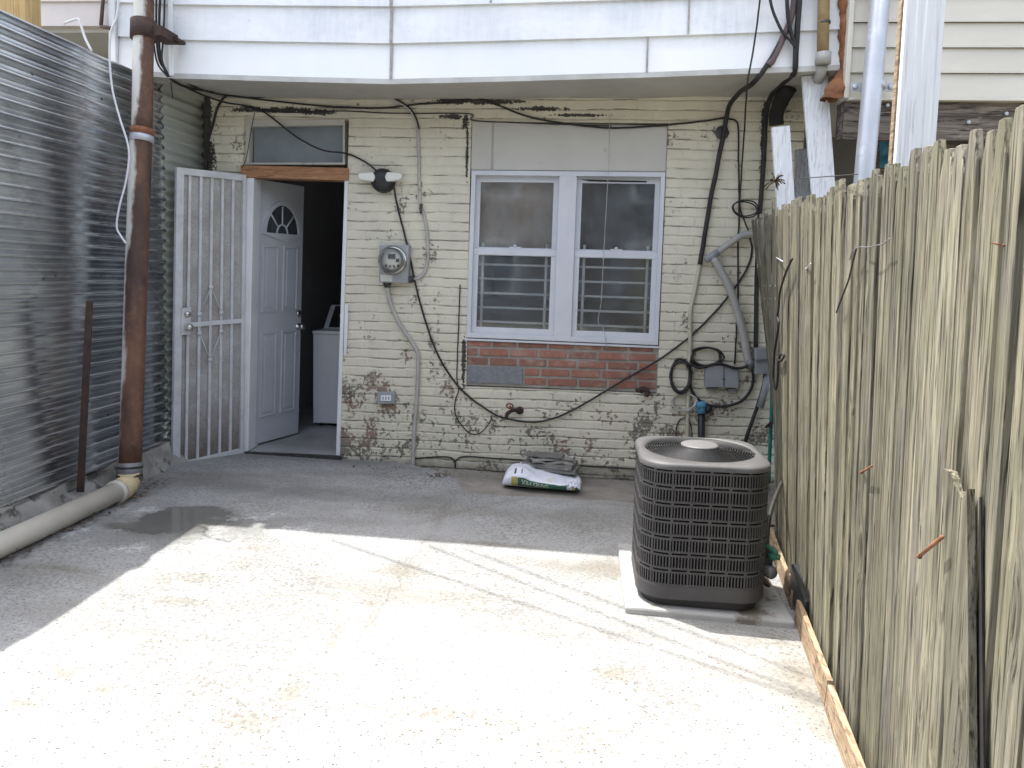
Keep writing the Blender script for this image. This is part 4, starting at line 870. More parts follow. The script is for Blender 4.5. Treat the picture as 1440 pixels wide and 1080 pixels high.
q = MB(); P = smooth([W(x, y, .05) for x, y in lp], 5, True); q.tube(P, .0055, 6, 0, True); P2 = smooth([W(x + 1, y - 2 - (x - 1045) * .1, .06) for x, y in lp], 5, True); q.tube(P2, .0055, 6, 0, True)
tag(q.build('coiled_wire', M['rubber'], origin=W(1045, 295)), 'small coil of black wire hanging halfway down the wall end', 'coiled wire')

vp = thing('vent_pipe', 'bent grey plastic pipe with tee end leaning on the wall', 'pipe', W(1050, 512))
q = MB(); q.tube(smooth([W(1054, 512, .06), W(1049, 490, .06), W(1042, 455, .06), (W(1026, 405, .06)), W(1012, 378, .06), W(1004, 364, .06)], 5), .028, 14); q.build('long_pipe', M['pvcgrey'], vp)
q = MB(); q.tube([W(992, 366, .06), W(1010, 354, .06)], .026, 14); q.tube([W(1001, 360, .06), W(1006, 369, .06)], .024, 14); q.build('tee_fitting', M['greypl'], vp)
q = MB(); q.tube(smooth([W(1009, 355, .06), W(1024, 344, .06), W(1040, 333, .06), W(1050, 329, .06), W(1062, 329, .06)], 5), .023, 14); q.build('short_arm', M['pvcgrey'], vp)
q = MB(); q.tube([W(1054, 505, .06), W(1056, 518, .06)], .034, 14); q.build('end_collar', M['clamp'], vp)

tbx = thing('telephone_box', 'grey plastic telephone junction box low on the wall among cables', 'junction box', W(1015, 546))
q = MB(); wp(q, [(992, 514.5), (1018, 513), (1018, 545), (992, 545)], 0, .07); q.build('left_cover', M['greypl'], tbx, .006)
q = MB(); wp(q, [(1018.6, 514), (1039, 517), (1039, 546.5), (1018.6, 545)], 0, .062); q.build('right_cover', M['greypl'], tbx, .006)
q = MB(); wp(q, rect(996, 545.5, 1010, 549), .01, .05); wp(q, rect(1024, 547, 1035, 551), .01, .05); q.lathe(W(1017, 532, .07), (0, -1, 0), [(.012, 0), (.012, .006)], 10); q.build('cable_port', M['clamp'], tbx)

dbx = thing('disconnect_box', 'grey electrical disconnect box at the wall end against the fence', 'switch box', W(1072, 526))
q = MB(); wp(q, [(1062, 490), (1083, 489), (1083, 526), (1062, 527)], 0, .10); q.build('enclosure', M['greypl'], dbx, .006)
q = MB(); wp(q, [(1063, 506), (1082, 504), (1082, 507), (1063, 509)], .101, .11); q.build('hasp', M['clamp'], dbx)

def coil(name, cx, cy, rx, ry, turns, r, label, d=.03, seed=0, ph=0, mat='rubber'):
    rr = random.Random(seed); P = []
    for k in range(int(turns * 14) + 1):
        a = ph + 2 * math.pi * k / 14; s = 1 + .12 * math.sin(k * .37 + seed) + .05 * rr.uniform(-1, 1)
        P.append(W(cx + math.cos(a) * rx * s, cy + math.sin(a) * ry * s, d + .02 * math.sin(k * .5)))
    q = MB(); q.tube(smooth(P, 3), r, 6); return tag(q.build(name, M[mat], origin=W(cx, cy)), label, 'coiled cable')
coil('coiled_cable', 993, 501, 22, 13, 3.2, .0075, 'bundle of black cable loops hung above the grey telephone box', .04, 2)
coil('coiled_cable', 956, 530, 14, 23, 2.1, .010, 'single tall black cable loop left of the grey telephone box', .035, 3)
coil('coiled_cable', 963, 566, 16, 12, 2.2, .006, 'grey brown wire loops below the tall black cable loop', .03, 5, 0, 'greycable')
coil('coiled_cable', 963, 608, 11, 20, 2.1, .0028, 'loose thin wire loops near the ground behind the air conditioner', .03, 6)
cable('black_cable', [(972, 500), (969, 530), (975, 553), (992, 567), (1015, 571), (1038, 566), (1053, 553), (1059, 535), (1057, 515), (1052, 512)], .0105, 'rubber', 'black cable curving underneath the grey telephone box', .03)
cable('black_cable', [(970, 512), (985, 518), (1010, 511), (1035, 517), (1052, 515), (1060, 505)], .011, 'rubber', 'black cable passing over the top of the grey telephone box', .075)
cable('black_cable', [(1076, 525, .06), (1072, 545, .05), (1064, 575), (1054, 605), (1047, 625), (1044, 660)], .014, 'rubber', 'black flexible cable from the switch box down towards air conditioner', .04, 8)
q = MB(); q.tube([W(1079, 527, .06), W(1076, 548, .06), W(1069, 573, .06)], .026, 12); tag(q.build('conduit', M['greypl'], origin=W(1079, 527)), 'short grey plastic conduit below the disconnect box', 'conduit')
q = MB(); q.tube(smooth([W(1083.5, 486, .12), W(1085, 510, .13), W(1085.5, 560, .13), W(1083, 620, .13), W(1081, 680, .14)], 5), .013, 10); tag(q.build('garden_hose', M['hose'], origin=W(1081, 680)), 'green hose hanging down the wall end beside the fence', 'hose')
gpst = thing('ground_pipe', 'black pipe with blue cap rising behind the air conditioner', 'pipe', W(986, 640))
q = MB(); q.tube([W(987, 665, .05), W(986, 580, .05)], .026, 10); q.build('stem', M['blackpl'], gpst)
q = MB(); q.tube([W(980, 572, .06), W(992, 568, .06)], .030, 10); q.tube([W(986, 581, .05), W(986, 572, .05)], .034, 10); q.build('cap', M['bluepl'], gpst)
q = MB(); q.tube([W(993, 573, .05), W(999, 577, .05)], .028, 10); q.build('side_outlet', M['blackpl'], gpst)
# sooty vent hood under the overhang
q = MB(); q.tube(smooth([W(1112, 122, .25), W(1100, 138, .2), W(1092, 160, .16), W(1092, 176, .15)], 5), [.05, .05, .055, .055, .055, .055, .055, .055, .05, .05, .05, .05, .05, .05, .05, .05], 10)
tag(q.build('vent_hood', M['black'], origin=W(1095, 160)), 'sooty black duct end tucked under the overhang behind white planks', 'duct')
# fuzzy old nest of wires on the white plank
q = MB(); r5 = random.Random(3)
for k in range(34):
    c = at(1090, 255, 4.88); dct = V((r5.uniform(-1, 1), r5.uniform(-.6, .3), r5.uniform(-1.1, .9))).normalized() * r5.uniform(.03, .075); q.tube([c, c + dct * .6 + V((0, 0, .01)), c + dct], .0035, 4, k % 3 == 0)
tag(q.build('frayed_rope', [M['black'], M['edgewood']], origin=at(1090, 255, 4.88)), 'frayed dark rope end beside the shorter white plank', 'rope')

# pipes and boards at the upper right
q = MB(); q.tube([at(1161, -120, 4.85), at(1157, 72, 4.85)], .035, 14); q.tube([at(1158, 74, 4.85), at(1157, 90, 4.85)], .047, 14, 1); q.tube([at(1156, 92, 4.88), at(1153, 106, 4.95), at(1148, 116, 5.05)], .036, 12, 1); q.tube([at(1159, 30, 4.85), at(1158.8, 34, 4.85)], .038, 14, 2)
tag(q.build('drain_stack', [M['tanpipe'], M['pvcgrey'], M['hinge']], origin=at(1157, 90, 4.85)), 'tan rusty pipe with a pale elbow on the white siding', 'pipe')
cg = thing('conduit_pipe', 'wide pale grey metal conduit strapped to the cream vinyl siding', 'conduit', at(1216, 240, 4.72))
P0, P1 = at(1241, -40, 4.76), at(1216, 240, 4.70); dirc = (P1 - P0).normalized(); pend = P0 + dirc * ((P0.z - .0) / -dirc.z)
q = MB(); q.tube([P0 - dirc * 1.5, P1, pend], .058, 18); q.build('pipe', M['galv'], cg)
q = MB(); c0 = at(1231, 120, 4.74); q.tube([c0 - dirc * .022, c0 + dirc * .022], .062, 18)
for s in (-1, 1): q.box(c0 + V((s * .09, .045, 0)), (.075, .008, .05)); q.lathe(c0 + V((s * .105, .04, 0)), (0, -1, 0), [(.016, 0), (.016, .01), (.007, .014)], 10)
q.build('strap', M['galv'], cg)
def board(name, top, bot_px, Yt, Yb, th, mat, label, cat):     # leaning board: two top corners, two lower corners in view, extended to the ground
    tl, tr_ = at(*top[0], Yt), at(*top[1], Yt); bl_, br_ = at(*bot_px[0], Yb), at(*bot_px[1], Yb)
    k = (tl.z - gz(tl.x)) / (tl.z - bl_.z); bl_ = tl.lerp(bl_, k); br_ = tr_.lerp(br_, k)
    q = MB(); n = (tr_ - tl).cross(bl_ - tl).normalized(); n = n if n.y > 0 else -n
    q.hexa([bl_, br_, br_ + n * th, bl_ + n * th], [tl, tr_, tr_ + n * th, tl + n * th]); return tag(q.build(name, M[mat], origin=(bl_ + br_) / 2, bevel=.004), label, cat)
GW = 'white painted planks leaning behind the fence'
tag(board('plank', [(1128, 107), (1164, 103)], [(1142, 272), (1175, 264)], 5.0, 4.9, .03, 'whitewood', 'tallest cracked white plank leaning behind the fence', 'plank'), group=GW)
tag(board('plank', [(1085.5, 179), (1111, 176)], [(1093, 292), (1118, 282)], 5.0, 4.95, .03, 'whitewood', 'short white plank leaning closest to the wall end', 'plank'), group=GW)
tag(board('plank', [(1119, 210), (1137, 208)], [(1118, 282), (1139, 276)], 5.25, 5.2, .03, 'greywood', 'dull grey plank standing between two white planks', 'plank'), group=GW)
p0 = at(1271, 60, 3.3); p1 = at(1326.5, 60, 3.3)
q = MB(); q.bb((p0.x, 3.3, -.1), (p1.x, 3.33, 3.6)); po = tag(q.build('wooden_post', M['whitewood'], origin=(p0.x, 3.3, 0), bevel=.004), 'broad white painted post rising tall behind the picket fence', 'post')
q = MB(); q.bb((p0.x - .006, 3.332, -.1), (p0.x + .02, 3.362, 3.6)); tag(q.build('raw_batten', M['edgewood'], po), None)

# ------------------------------------------------------------------ picket fence on the right
pf = thing('picket_fence', 'weathered grey green wooden picket fence leaning along the right side', 'fence', (fx(3), 3, gz(1)))
tops = {}
prof = [(1059, 308), (1085, 299), (1110, 287), (1150, 272), (1185, 258), (1215, 246), (1250, 236), (1280, 224), (1310, 213), (1340, 203), (1380, 190), (1410, 180), (1440, 168)]
TF, TN = at(1060, 308, 5.33), at(1440, 161, 1.52)
def ftop(y):
    f = (y - TN.y) / (TF.y - TN.y); return TN.lerp(TF, f)
def fbase(y):
    yy = y; return V((fx(yy) + .012 + max(0, yy - 4.3) * .19, yy, gz(fx(yy)) - .0))
r6 = random.Random(21)
y = 5.36; k = 0; broken_y = None
def ytop_for(px):                      # distance along the fence whose base shows at a picture column
    return None
while y > .85:
    wd = r6.uniform(.060, .080); gap = r6.uniform(.002, .007)
    b, t_ = fbase(y), ftop(y); zj = r6.uniform(-.022, .022) + (.06 if k in (12,) else 0); lean = r6.uniform(-.006, .006)
    t_ = V((t_.x, y + lean, t_.z + zj)); b = b + V((0, 0, -.02))
    up = (t_ - b).normalized(); al = V((-(fx(y) - fx(y - 1)), -1, 0)).normalized(); nn = up.cross(al).normalized(); nn = nn if nn.x < 0 else -nn
    th = .017; off = nn * r6.uniform(-.005, .007)
    L = (t_ - b).length; ear = r6.uniform(.05, .075); q = MB()
    h = wd / 2; prf = [(-h, 0), (h, 0), (h, L - ear), (h * .42, L), (-h * .42, L), (-h, L - ear)]
    tw = r6.uniform(-.06, .06)
    pts = [b + off + al * u + up * v + nn * (u * tw) for u, v in prf]
    q.prism(pts, nn * th); q.build('picket', M['picket'], pf, .002)
    y -= wd + gap; k += 1
for zf in (.22, .78):
    q = MB(); a0, a1 = fbase(5.4).lerp(ftop(5.4), zf), fbase(.4).lerp(ftop(.4), zf)
    q.hexa([a0 + V((.03, 0, 0)), a1 + V((.03, 0, 0)), a1 + V((.07, 0, 0)), a0 + V((.07, 0, 0))], [a0 + V((.03, 0, .085)), a1 + V((.03, 0, .085)), a1 + V((.07, 0, .085)), a0 + V((.07, 0, .085))]); q.build('rail', M['picket'], pf)
for y in (5.2, 3.2, 1.2):
    q = MB(); c = fbase(y) + V((.1, 0, 0)); c2 = ftop(y) + V((.1, 0, -.1)); q.hexa([c + V(d_) for d_ in ((0, 0, -.1), (.09, 0, -.1), (.09, .09, -.1), (0, .09, -.1))], [c2 + V(d_) for d_ in ((0, 0, 0), (.09, 0, 0), (.09, .09, 0), (0, .09, 0))]); q.build('post', M['greywood'], pf)
# point on the leaning face of the fence for a picture position
def RFp(px, py, o=0):
    v = ray(px, py); lo, hi = .2, 9.0
    def side(s):
        p = CAM + v * s; b, t_ = fbase(p.y), ftop(p.y); f = (p.z - b.z) / (t_.z - b.z); return p.x - (b.x + (t_.x - b.x) * f)
    a = .3
    while side(a) < 0 and a < 12: a += .01
    p = CAM + v * a; return p + V((-.02 - o, 0, 0))
# a broken picket stub nailed over the others, with its splintered head
b1, b2 = RFp(1356, 680, .012), RFp(1394, 690, .012); c1, c2 = RFp(1362, 1200, .012), RFp(1400, 1200, .012)
q = MB(); n = 7; hd = []
for i in range(n + 1):
    f = i / n; hd.append(b1.lerp(b2, f) + V((0, 0, .02 * r6.uniform(-1, 1) + (.02 if i < 3 else -.005))))
q.prism([c1, c2] + hd[::-1], V((-.016, 0, 0)), 0); q.build('broken_picket', M['picket'], pf)
q = MB(); c1, c2, c3_, c4 = RFp(1397, 700, .004), RFp(1399, 700, .004), RFp(1406, 1200, .004), RFp(1398, 1200, .004); q.prism([c1, c2, c3_, c4], V((-.004, 0, 0))); q.build('dark_gap', M['black'], pf)  # black strip laid on the pickets to imitate a shaded gap
for (x0_, y0_, x1_, y1_, rr, o1) in ((1293, 782, 1370, 757, .0042, .05), (1212, 664, 1246, 656, .0035, .04), (1410, 345, 1424, 342, .002, .03), (1134, 378, 1154, 371, .003, .04), (1090, 361, 1112, 368, .003, .04), (1066, 380, 1074, 372, .003, .03)):
    a, b = RFp(x1_, y1_, .045 if rr > .004 else .02), RFp(x0_, y0_, .0); v0 = ray(x0_, y0_); fd = (b - CAM).length; b = CAM + v0 * ((fd - (.22 if rr > .004 else .13 if rr > .0025 else .05)) / v0.length)
    q = MB(); q.tube([a, b], rr, 6); q.lathe(b, (b - a), [(rr * 1.6, 0), (rr * 1.6, .003)], 8); q.build('nail', M['rust'] if x1_ > 1160 else M['galv'], pf)
for x in (1081, 1089, 1097):
    for yy in (402, 420): q = MB(); q.lathe(RFp(x, yy, .004), (-1, 0, 0), [(.006, 0), (.006, .003)], 8); q.build('screw', M['galv'], pf)
def fcable(name, pts, r, mat, label, cat='wire', o=.02):
    P = smooth([RFp(x, y_, o) for x, y_ in pts], 5); q = MB(); q.tube(P, r, 6); return tag(q.build(name, M[mat], origin=P[0]), label, cat)
fcable('wire', [(1126, 364), (1116, 385), (1108, 410), (1106, 430), (1104, 445), (1106, 455), (1103, 475), (1099, 500), (1098, 535), (1101, 548), (1104, 536), (1106, 505), (1112, 498), (1113, 503), (1108, 508), (1103, 503)], .006, 'rubber', 'knotted black wire hanging on the far end of the picket fence')
fcable('wire', [(1222, 350), (1216, 372), (1210, 395), (1200, 420), (1192, 440)], .003, 'rubber', 'thin dark wire trailing down the middle of the picket fence')
fcable('wire', [(1272, 336), (1262, 343), (1250, 346), (1240, 348), (1226, 348), (1216, 354), (1212, 366)], .0018, 'clamp', 'grey wire wound round a picket top in the middle')
fcable('wire', [(1140, 251), (1170, 249), (1200, 247), (1224, 245)], .0022, 'hinge', 'taut thin wire strung across the leaning white planks')

# edging boards along the foot of the fence
EG = 'edging boards along the foot of the fence'
def edge_board(ya, yb, h, lab, off=0, mat='edgewood', th=.022, rise=0):
    a, b = V((fx(ya) - .035 - off, ya, gz(fx(ya)) + .001)), V((fx(yb) - .035 - off, yb, gz(fx(yb)) + .001)); q = MB(); n = V((-1, .13, 0)).normalized() * th
    q.hexa([a, b, b + n, a + n], [a + V((.006, 0, h + rise)), b + V((.006, 0, h)), b + n + V((.006, 0, h)), a + n + V((.006, 0, h + rise))]); return tag(q.build('edging_board', M[mat], origin=a, bevel=.003), lab, 'board', EG)
edge_board(4.35, 3.42, .085, 'sunlit tan edging board beside the air conditioner pad')
edge_board(3.30, 2.62, .10, 'middle edging board between the pad and the front board', .002)
edge_board(2.60, 1.6, .095, 'nearest edging board at the foot of the fence', .004)
q = MB(); c = G(1127, 868, .0); q.hexa([c + V(d_) for d_ in ((-.035, -.12, .03), (.01, -.12, .03), (.03, .16, .03), (-.015, .16, .03))], [c + V(d_) for d_ in ((-.03, -.12, .13), (.012, -.12, .13), (.03, .16, .19), (-.01, .16, .19))]); tag(q.build('plastic_block', M['blackpl'], origin=c, bevel=.008), 'black plastic block wedged between the pad and fence boards', 'block')
q = MB(); c = G(1211, 1062, .0); q.bb((c.x - .012, c.y - .03, .0), (c.x + .014, c.y + .02, .085)); tag(q.build('joint_strip', M['darkrust'], origin=c), 'small dark metal strip on the nearest edging board', 'strip')

# ------------------------------------------------------------------ air conditioner on its pad
padz = .032
pa, pb_ = G(879, 853, padz), G(1119, 875, padz); ux = V((pb_.x - pa.x, pb_.y - pa.y, 0)).normalized(); uy = V((-ux.y, ux.x, 0)); PWd = (pb_ - pa).length
q = MB(); base = [pa, pb_, pb_ + uy * .80, pa + uy * .80]
q.hexa([V((p.x, p.y, gz(p.x) - .01)) for p in base], [V((p.x, p.y, gz(p.x) + padz)) for p in base]); tag(q.build('equipment_pad', M['pad'], origin=V((pa.x, pa.y, gz(pa.x))), bevel=.01), 'low grey concrete pad carrying the air conditioner', 'pad')
fl_, fr2 = G(904, 852, .035), G(1070, 862, .035)
AW = .575; a_ = AW / 2
ang = math.atan2(ux.y, ux.x); mid = (fl_ + fr2) / 2; cen = V((mid.x, mid.y, 0)) + uy * (a_ - .01); Z0 = gz(cen.x) + padz + .001
ZT = at(985, 653, mid.y + .0).z
ac = thing('air_conditioner', 'dark grey louvred outdoor air conditioner unit with round top fan', 'air conditioner', (cen.x, cen.y, Z0))
rc = .13; straight_l = AW - 2 * rc; PER = 4 * straight_l + 2 * math.pi * rc
def per(s, o=0):
    s = s % PER; seg = straight_l + math.pi * rc / 2; k = int(s // seg) % 4; r_ = s - k * seg
    if r_ < straight_l: x, y_, nx, ny = -straight_l / 2 + r_, -a_, 0, -1
    else:
        an = (r_ - straight_l) / rc; x, y_ = straight_l / 2 + rc * math.sin(an), -a_ + rc - rc * math.cos(an); nx, ny = math.sin(an), -math.cos(an)
    x += nx * o; y_ += ny * o
    ca_, sa_ = math.cos(k * math.pi / 2), math.sin(k * math.pi / 2); x, y_, nx, ny = x * ca_ - y_ * sa_, x * sa_ + y_ * ca_, nx, ny
    return cen + ux * x + uy * y_
def pband(mb, z0, z1, o, n=96, o2=None):
    o2 = o if o2 is None else o2
    mb.grid(lambda u, v: per(PER * u, o + (o2 - o) * v) + V((0, 0, z0 + (z1 - z0) * v)), n, 1)
def pcap(mb, z, o, n=96, flip=False):
    vs = [per(PER * i / n, o) + V((0, 0, z)) for i in range(n)]; mb.add(vs, [tuple(range(n))])
zA, zB = Z0 + .105, ZT - .028
q = MB(); pband(q, Z0, Z0 + .055, -.028); pcap(q, Z0, -.028); pcap(q, Z0 + .055, -.028); q.build('base_pan', M['acbase'], ac)
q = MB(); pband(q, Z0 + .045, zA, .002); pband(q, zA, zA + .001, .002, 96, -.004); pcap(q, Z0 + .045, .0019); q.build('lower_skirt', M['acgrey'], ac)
q = MB(); pband(q, zA - .01, zB + .01, -.028); q.build('condenser_coil', M['acdark'], ac)
q = MB(); NS = 150; rows_n = 7; rhh = (zB - zA) / rows_n; sw = PER / NS
def pbox(s0, s1, z0, z1, o0=-.007, o1=.0):
    m = max(1, int((s1 - s0) / .03))
    for j in range(m):
        a, b = s0 + (s1 - s0) * j / m, s0 + (s1 - s0) * (j + 1) / m
        q.hexa([per(a, o0) + V((0, 0, z0)), per(b, o0) + V((0, 0, z0)), per(b, o1) + V((0, 0, z0)), per(a, o1) + V((0, 0, z0))], [per(a, o0) + V((0, 0, z1)), per(b, o0) + V((0, 0, z1)), per(b, o1) + V((0, 0, z1)), per(a, o1) + V((0, 0, z1))])
for r_ in range(rows_n):
    zz = zA + r_ * rhh
    pbox(0, PER, zz, zz + .009); pbox(0, PER, zz + rhh - .0175, zz + rhh - .0085)
    for i in range(NS):
        pbox(i * sw, i * sw + sw * (.42 if i % 6 else .6), zz + .009, zz + rhh - .0175)
        if i % 6 == 0: pbox(i * sw, i * sw + sw * 1.0, zz + rhh - .0085, zz + rhh)
q.build('louvre_panel', M['acgrey'], ac, fixn=False)
# top cap with the round opening
NT_ = 96; rim_r = .252
q = MB()
def cp_pt(i, ring):
    a = 2 * math.pi * i / NT_
    s = PER * (i / NT_); e = per(s, .006)
    dirv = (e - cen); dirv.z = 0; dirv.normalize()
    if ring == 0: return e + V((0, 0, zB))
    if ring == 1: return e + V((0, 0, ZT - .010))
    if ring == 2: return per(s, -.004) + V((0, 0, ZT))
    if ring == 3: return cen + dirv * (rim_r + .006) + V((0, 0, ZT + .006))
    return cen + dirv * rim_r + V((0, 0, ZT - .02))
vs = [cp_pt(i, r_) for r_ in range(5) for i in range(NT_)]
q.add(vs, [(r_ * NT_ + i, r_ * NT_ + (i + 1) % NT_, (r_ + 1) * NT_ + (i + 1) % NT_, (r_ + 1) * NT_ + i) for r_ in range(4) for i in range(NT_)], 0, True)
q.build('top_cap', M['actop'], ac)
q = MB(); q.lathe(cen + V((0, 0, 0)), (0, 0, 1), [(rim_r + .004, ZT - .09), (rim_r + .004, ZT - .085)], 40); q.build('fan_well', M['acdark'], ac)
q = MB()
for i in range(15):
    rr = .085 + i * .0115; dome = .02 * (1 - (rr / .26) ** 2)
    q.tube([cen + V((math.cos(a * math.pi / 24) * rr, math.sin(a * math.pi / 24) * rr, ZT + .002 + dome)) for a in range(48)], .0026, 5, 0, True)
for k in range(20):
    a = 2 * math.pi * k / 20; q.tube([cen + V((math.cos(a) * .08, math.sin(a) * .08, ZT + .016)), cen + V((math.cos(a + .12) * .16, math.sin(a + .12) * .16, ZT + .008)), cen + V((math.cos(a + .2) * .256, math.sin(a + .2) * .256, ZT + .0))], .003, 5)
q.build('fan_guard', M['acbase'], ac)
q = MB(); q.lathe(cen, (0, 0, 1), [(.088, ZT + .016), (.088, ZT + .027), (.080, ZT + .031), (.001, ZT + .033)], 36); q.build('hub_cap', M['achub'], ac)
q = MB()
for k in range(4):
    a = k * math.pi / 2 + .4; c = cen + V((0, 0, ZT - .06)); u = V((math.cos(a), math.sin(a), 0)); t2 = V((-u.y, u.x, 0))
    q.hexa([c + u * .05 - t2 * .04 + V((0, 0, -.01)), c + u * .22 - t2 * .08 + V((0, 0, -.01)), c + u * .22 + t2 * .08 + V((0, 0, .02)), c + u * .05 + t2 * .04 + V((0, 0, .02))], [c + u * .05 - t2 * .04 + V((0, 0, -.007)), c + u * .22 - t2 * .08 + V((0, 0, -.007)), c + u * .22 + t2 * .08 + V((0, 0, .023)), c + u * .05 + t2 * .04 + V((0, 0, .023))])
q.build('fan_blade', M['acbase'], ac)
# service valves on the right flank
sx = cen + ux * (a_ + .002) - uy * .02
q = MB(); q.box(sx + ux * .03 + V((0, 0, Z0 + .17)), (.055, .14, .12), Matrix.Rotation(ang, 3, 'Z')); sv = q.build('valve_housing', M['acbase'], ac, .006)
q = MB(); q.tube(smooth([sx + ux * .03 + uy * -.05 + V((0, 0, Z0 + .235)), sx + ux * .06 - uy * .08 + V((0, 0, Z0 + .225)), sx + ux * .075 - uy * .06 + V((0, 0, Z0 + .19))], 5), .014, 8); q.lathe(sx + ux * .04 - uy * .06 + V((0, 0, Z0 + .2)), ux - uy * .6, [(.022, 0), (.022, .03), (.014, .034), (.014, .05)], 12); q.build('green_valve', M['greenpl'], sv)
q = MB(); q.lathe(sx + ux * .03 - uy * .06 + V((0, 0, Z0 + .125)), ux * .7 - uy, [(.026, -.01), (.03, .0), (.03, .04), (.022, .05)], 14); q.build('valve_cap', M['clamp'], sv)
q = MB(); q.tube(smooth([sx + ux * .02 - uy * .05 + V((0, 0, Z0 + .09)), sx + ux * .05 - uy * .06 + V((0, 0, Z0 + .05)), sx + ux * .04 - uy * .0 + V((0, 0, Z0 + .04)), sx + ux * .06 + uy * .12 + V((0, 0, Z0 + .06))], 5), .006, 6); q.build('refrigerant_line', M['copper'], sv)
P = smooth([sx + ux * .05 + uy * .04 + V((0, 0, Z0 + .2)), sx + ux * .12 + uy * .25 + V((0, 0, .35)), V((1.33, 4.4, .5)), V((1.4, 5.0, .55)), W(1078, 600, .06)], 6)
q = MB(); q.tube(P, .012, 8); tag(q.build('refrigerant_hose', M['rubber'], origin=P[0]), 'black insulated hose running from the air conditioner back to the wall', 'hose')

# ------------------------------------------------------------------ pile of roof slates and the bag of sand mix
TGp = 'grey roof slates piled at the wall base'
labs = ['lowest grey slate in the pile, resting on the dirt', 'second lowest slate in the pile behind the bag', 'third slate up in the pile, skewed to the left', 'fourth slate up, thick front edge catching light', 'thick pale edged slate in the middle of the pile', 'sixth slate up in the pile, turned slightly right', 'warped slate near the top of the pile', 'curled broken slate second from the top of the pile', 'topmost thin broken slate on the pile by the wall']
tc = W(776, 660); z_ = gz(tc.x) + .0
r7 = random.Random(9); spec = [(.30, .20, .014, 16, .02), (.27, .2, .014, 20, .02), (.26, .19, .016, 5, -.01), (.30, .2, .018, -3, -.005), (.32, .22, .022, -9, 0), (.33, .22, .024, -12, .0), (.26, .18, .012, 4, -.02), (.27, .17, .010, 16, -.035), (.24, .15, .008, -8, -.045)]
for i, (L, D_, T, rz, ox) in enumerate(spec):
    T *= 1.05; L *= 1.12; ox += r7.uniform(-.025, .025)
    c = V((tc.x + ox + .01, WY - .16 - .03 * (i > 3), z_ + T / 2 + .001)); Mr = Matrix.Rotation(R(rz), 3, 'Z') @ Matrix.Rotation(R(r7.uniform(-1.5, 1.5) + (0 if i < 6 else 2)), 3, 'Y')
    q = MB()
    def top_fn(u, v, s): 
        wv = (.006 * mnoise.noise(V((u * 3, v * 3, i))) if i < 6 else .02 * mnoise.noise(V((u * 3.5, v * 2.5, i))))
        e = .012 * mnoise.noise(V((u * 8, v * 8, i * 3))); return c + Mr @ V(((u - .5) * L + e, (v - .5) * D_ + e, s * T / 2 + wv))
    n = 8; q.grid(lambda u, v: top_fn(u, v, 1), n, n, 0, False); q.grid(lambda u, v: top_fn(u, v, -1), n, n, 0, False)
    for f in (lambda t_, s: top_fn(t_, 0, s), lambda t_, s: top_fn(t_, 1, s), lambda t_, s: top_fn(0, t_, s), lambda t_, s: top_fn(1, t_, s)): q.grid(lambda u, v: f(u, v * 2 - 1), n, 1, 0, False)
    tag(q.build('roof_slate', M['tile'], origin=c - V((0, 0, T / 2))), labs[i], 'slate', TGp); z_ += T + (.005 if i < 6 else .009)

bc = G(762, 690); bag = thing('cement_bag', 'white and green bag of sand mix lying in front of slates', 'bag', (bc.x, bc.y, gz(bc.x)))
bl_ = at(708, 680, bc.y + .1); BL = .55; BWd = .34; BH = .125; bx0 = bl_.x; bang = R(-3)
def bagp(u, a):
    x = (u - .5) * BL
    e = (1 - abs(2 * u - 1) ** 5) ** .5 if abs(2 * u - 1) < 1 else 0
    hh = BH * (.66 + .45 * math.exp(-((u - .16) / .28) ** 2) - .22 * max(0, u - .5)) * (.30 + .70 * e); ww = BWd / 2 * (.62 + .38 * e)
    cx, sx_ = math.cos(a), math.sin(a); n_ = 2.6
    yy = math.copysign(abs(cx) ** (2 / n_), cx) * ww; zz = math.copysign(abs(sx_) ** (2 / n_), sx_) * hh / 2
    w_ = V((x * 7, yy * 7, zz * 9)); d_ = .012 * mnoise.noise(w_) + .008 * mnoise.noise(w_ * 2.6) + .014 * mnoise.noise(V((x * 14, yy * 5, zz * 5))) * max(0, u - .45)
    p = V((x, yy * (1 + d_ * 4), zz + hh / 2 * (1) + d_ * (1 if zz > 0 else .2)))
    p.z = max(p.z, .003 + .004 * abs(mnoise.noise(w_ * 2)))
    return V((bx0 + BL / 2 + p.x * math.cos(bang) - p.y * math.sin(bang), bc.y + BWd / 2 - .02 + p.x * math.sin(bang) + p.y * math.cos(bang), gz(bc.x) + p.z))
q = MB(); NU, NA = 64, 64
q.grid(lambda u, v: bagp(u, 2 * math.pi * v), NU, NA)
q.add([bagp(0, 2 * math.pi * k / 24) for k in range(24)], [tuple(range(24))]); q.add([bagp(1, 2 * math.pi * k / 24) for k in range(24)], [tuple(range(24))])
# crumpled paper flap at the torn right end
q.grid(lambda u, v: bagp(.83 + .16 * u, math.pi * (1.02 + .45 * v) if False else math.pi * (.55 + .5 * v)) + V((0, -.01 + .02 * mnoise.noise(V((u * 7, v * 7, 1))), .012 + .022 * abs(mnoise.noise(V((u * 6, v * 6, 4)))))), 14, 14)
bo = q.build('sack', M['bag'], bag)
def patch(name, mat, u0, u1, a0, a1, o, parent, nu=30, nv=8):
    q = MB(); C0 = V((bx0 + BL / 2, bc.y + BWd / 2, gz(bc.x) + BH / 2))
    def fn(u, v):
        p = bagp(u0 + (u1 - u0) * u, a0 + (a1 - a0) * v); dd = V((0, p.y - C0.y, p.z - C0.z)).normalized(); return p + dd * o
    q.grid(fn, nu, nv); return q.build(name, M[mat], parent)
PI = math.pi
band = patch('printed_band', 'baggreen', .21, .83, PI * .93, PI * 1.17, .0022, bag)
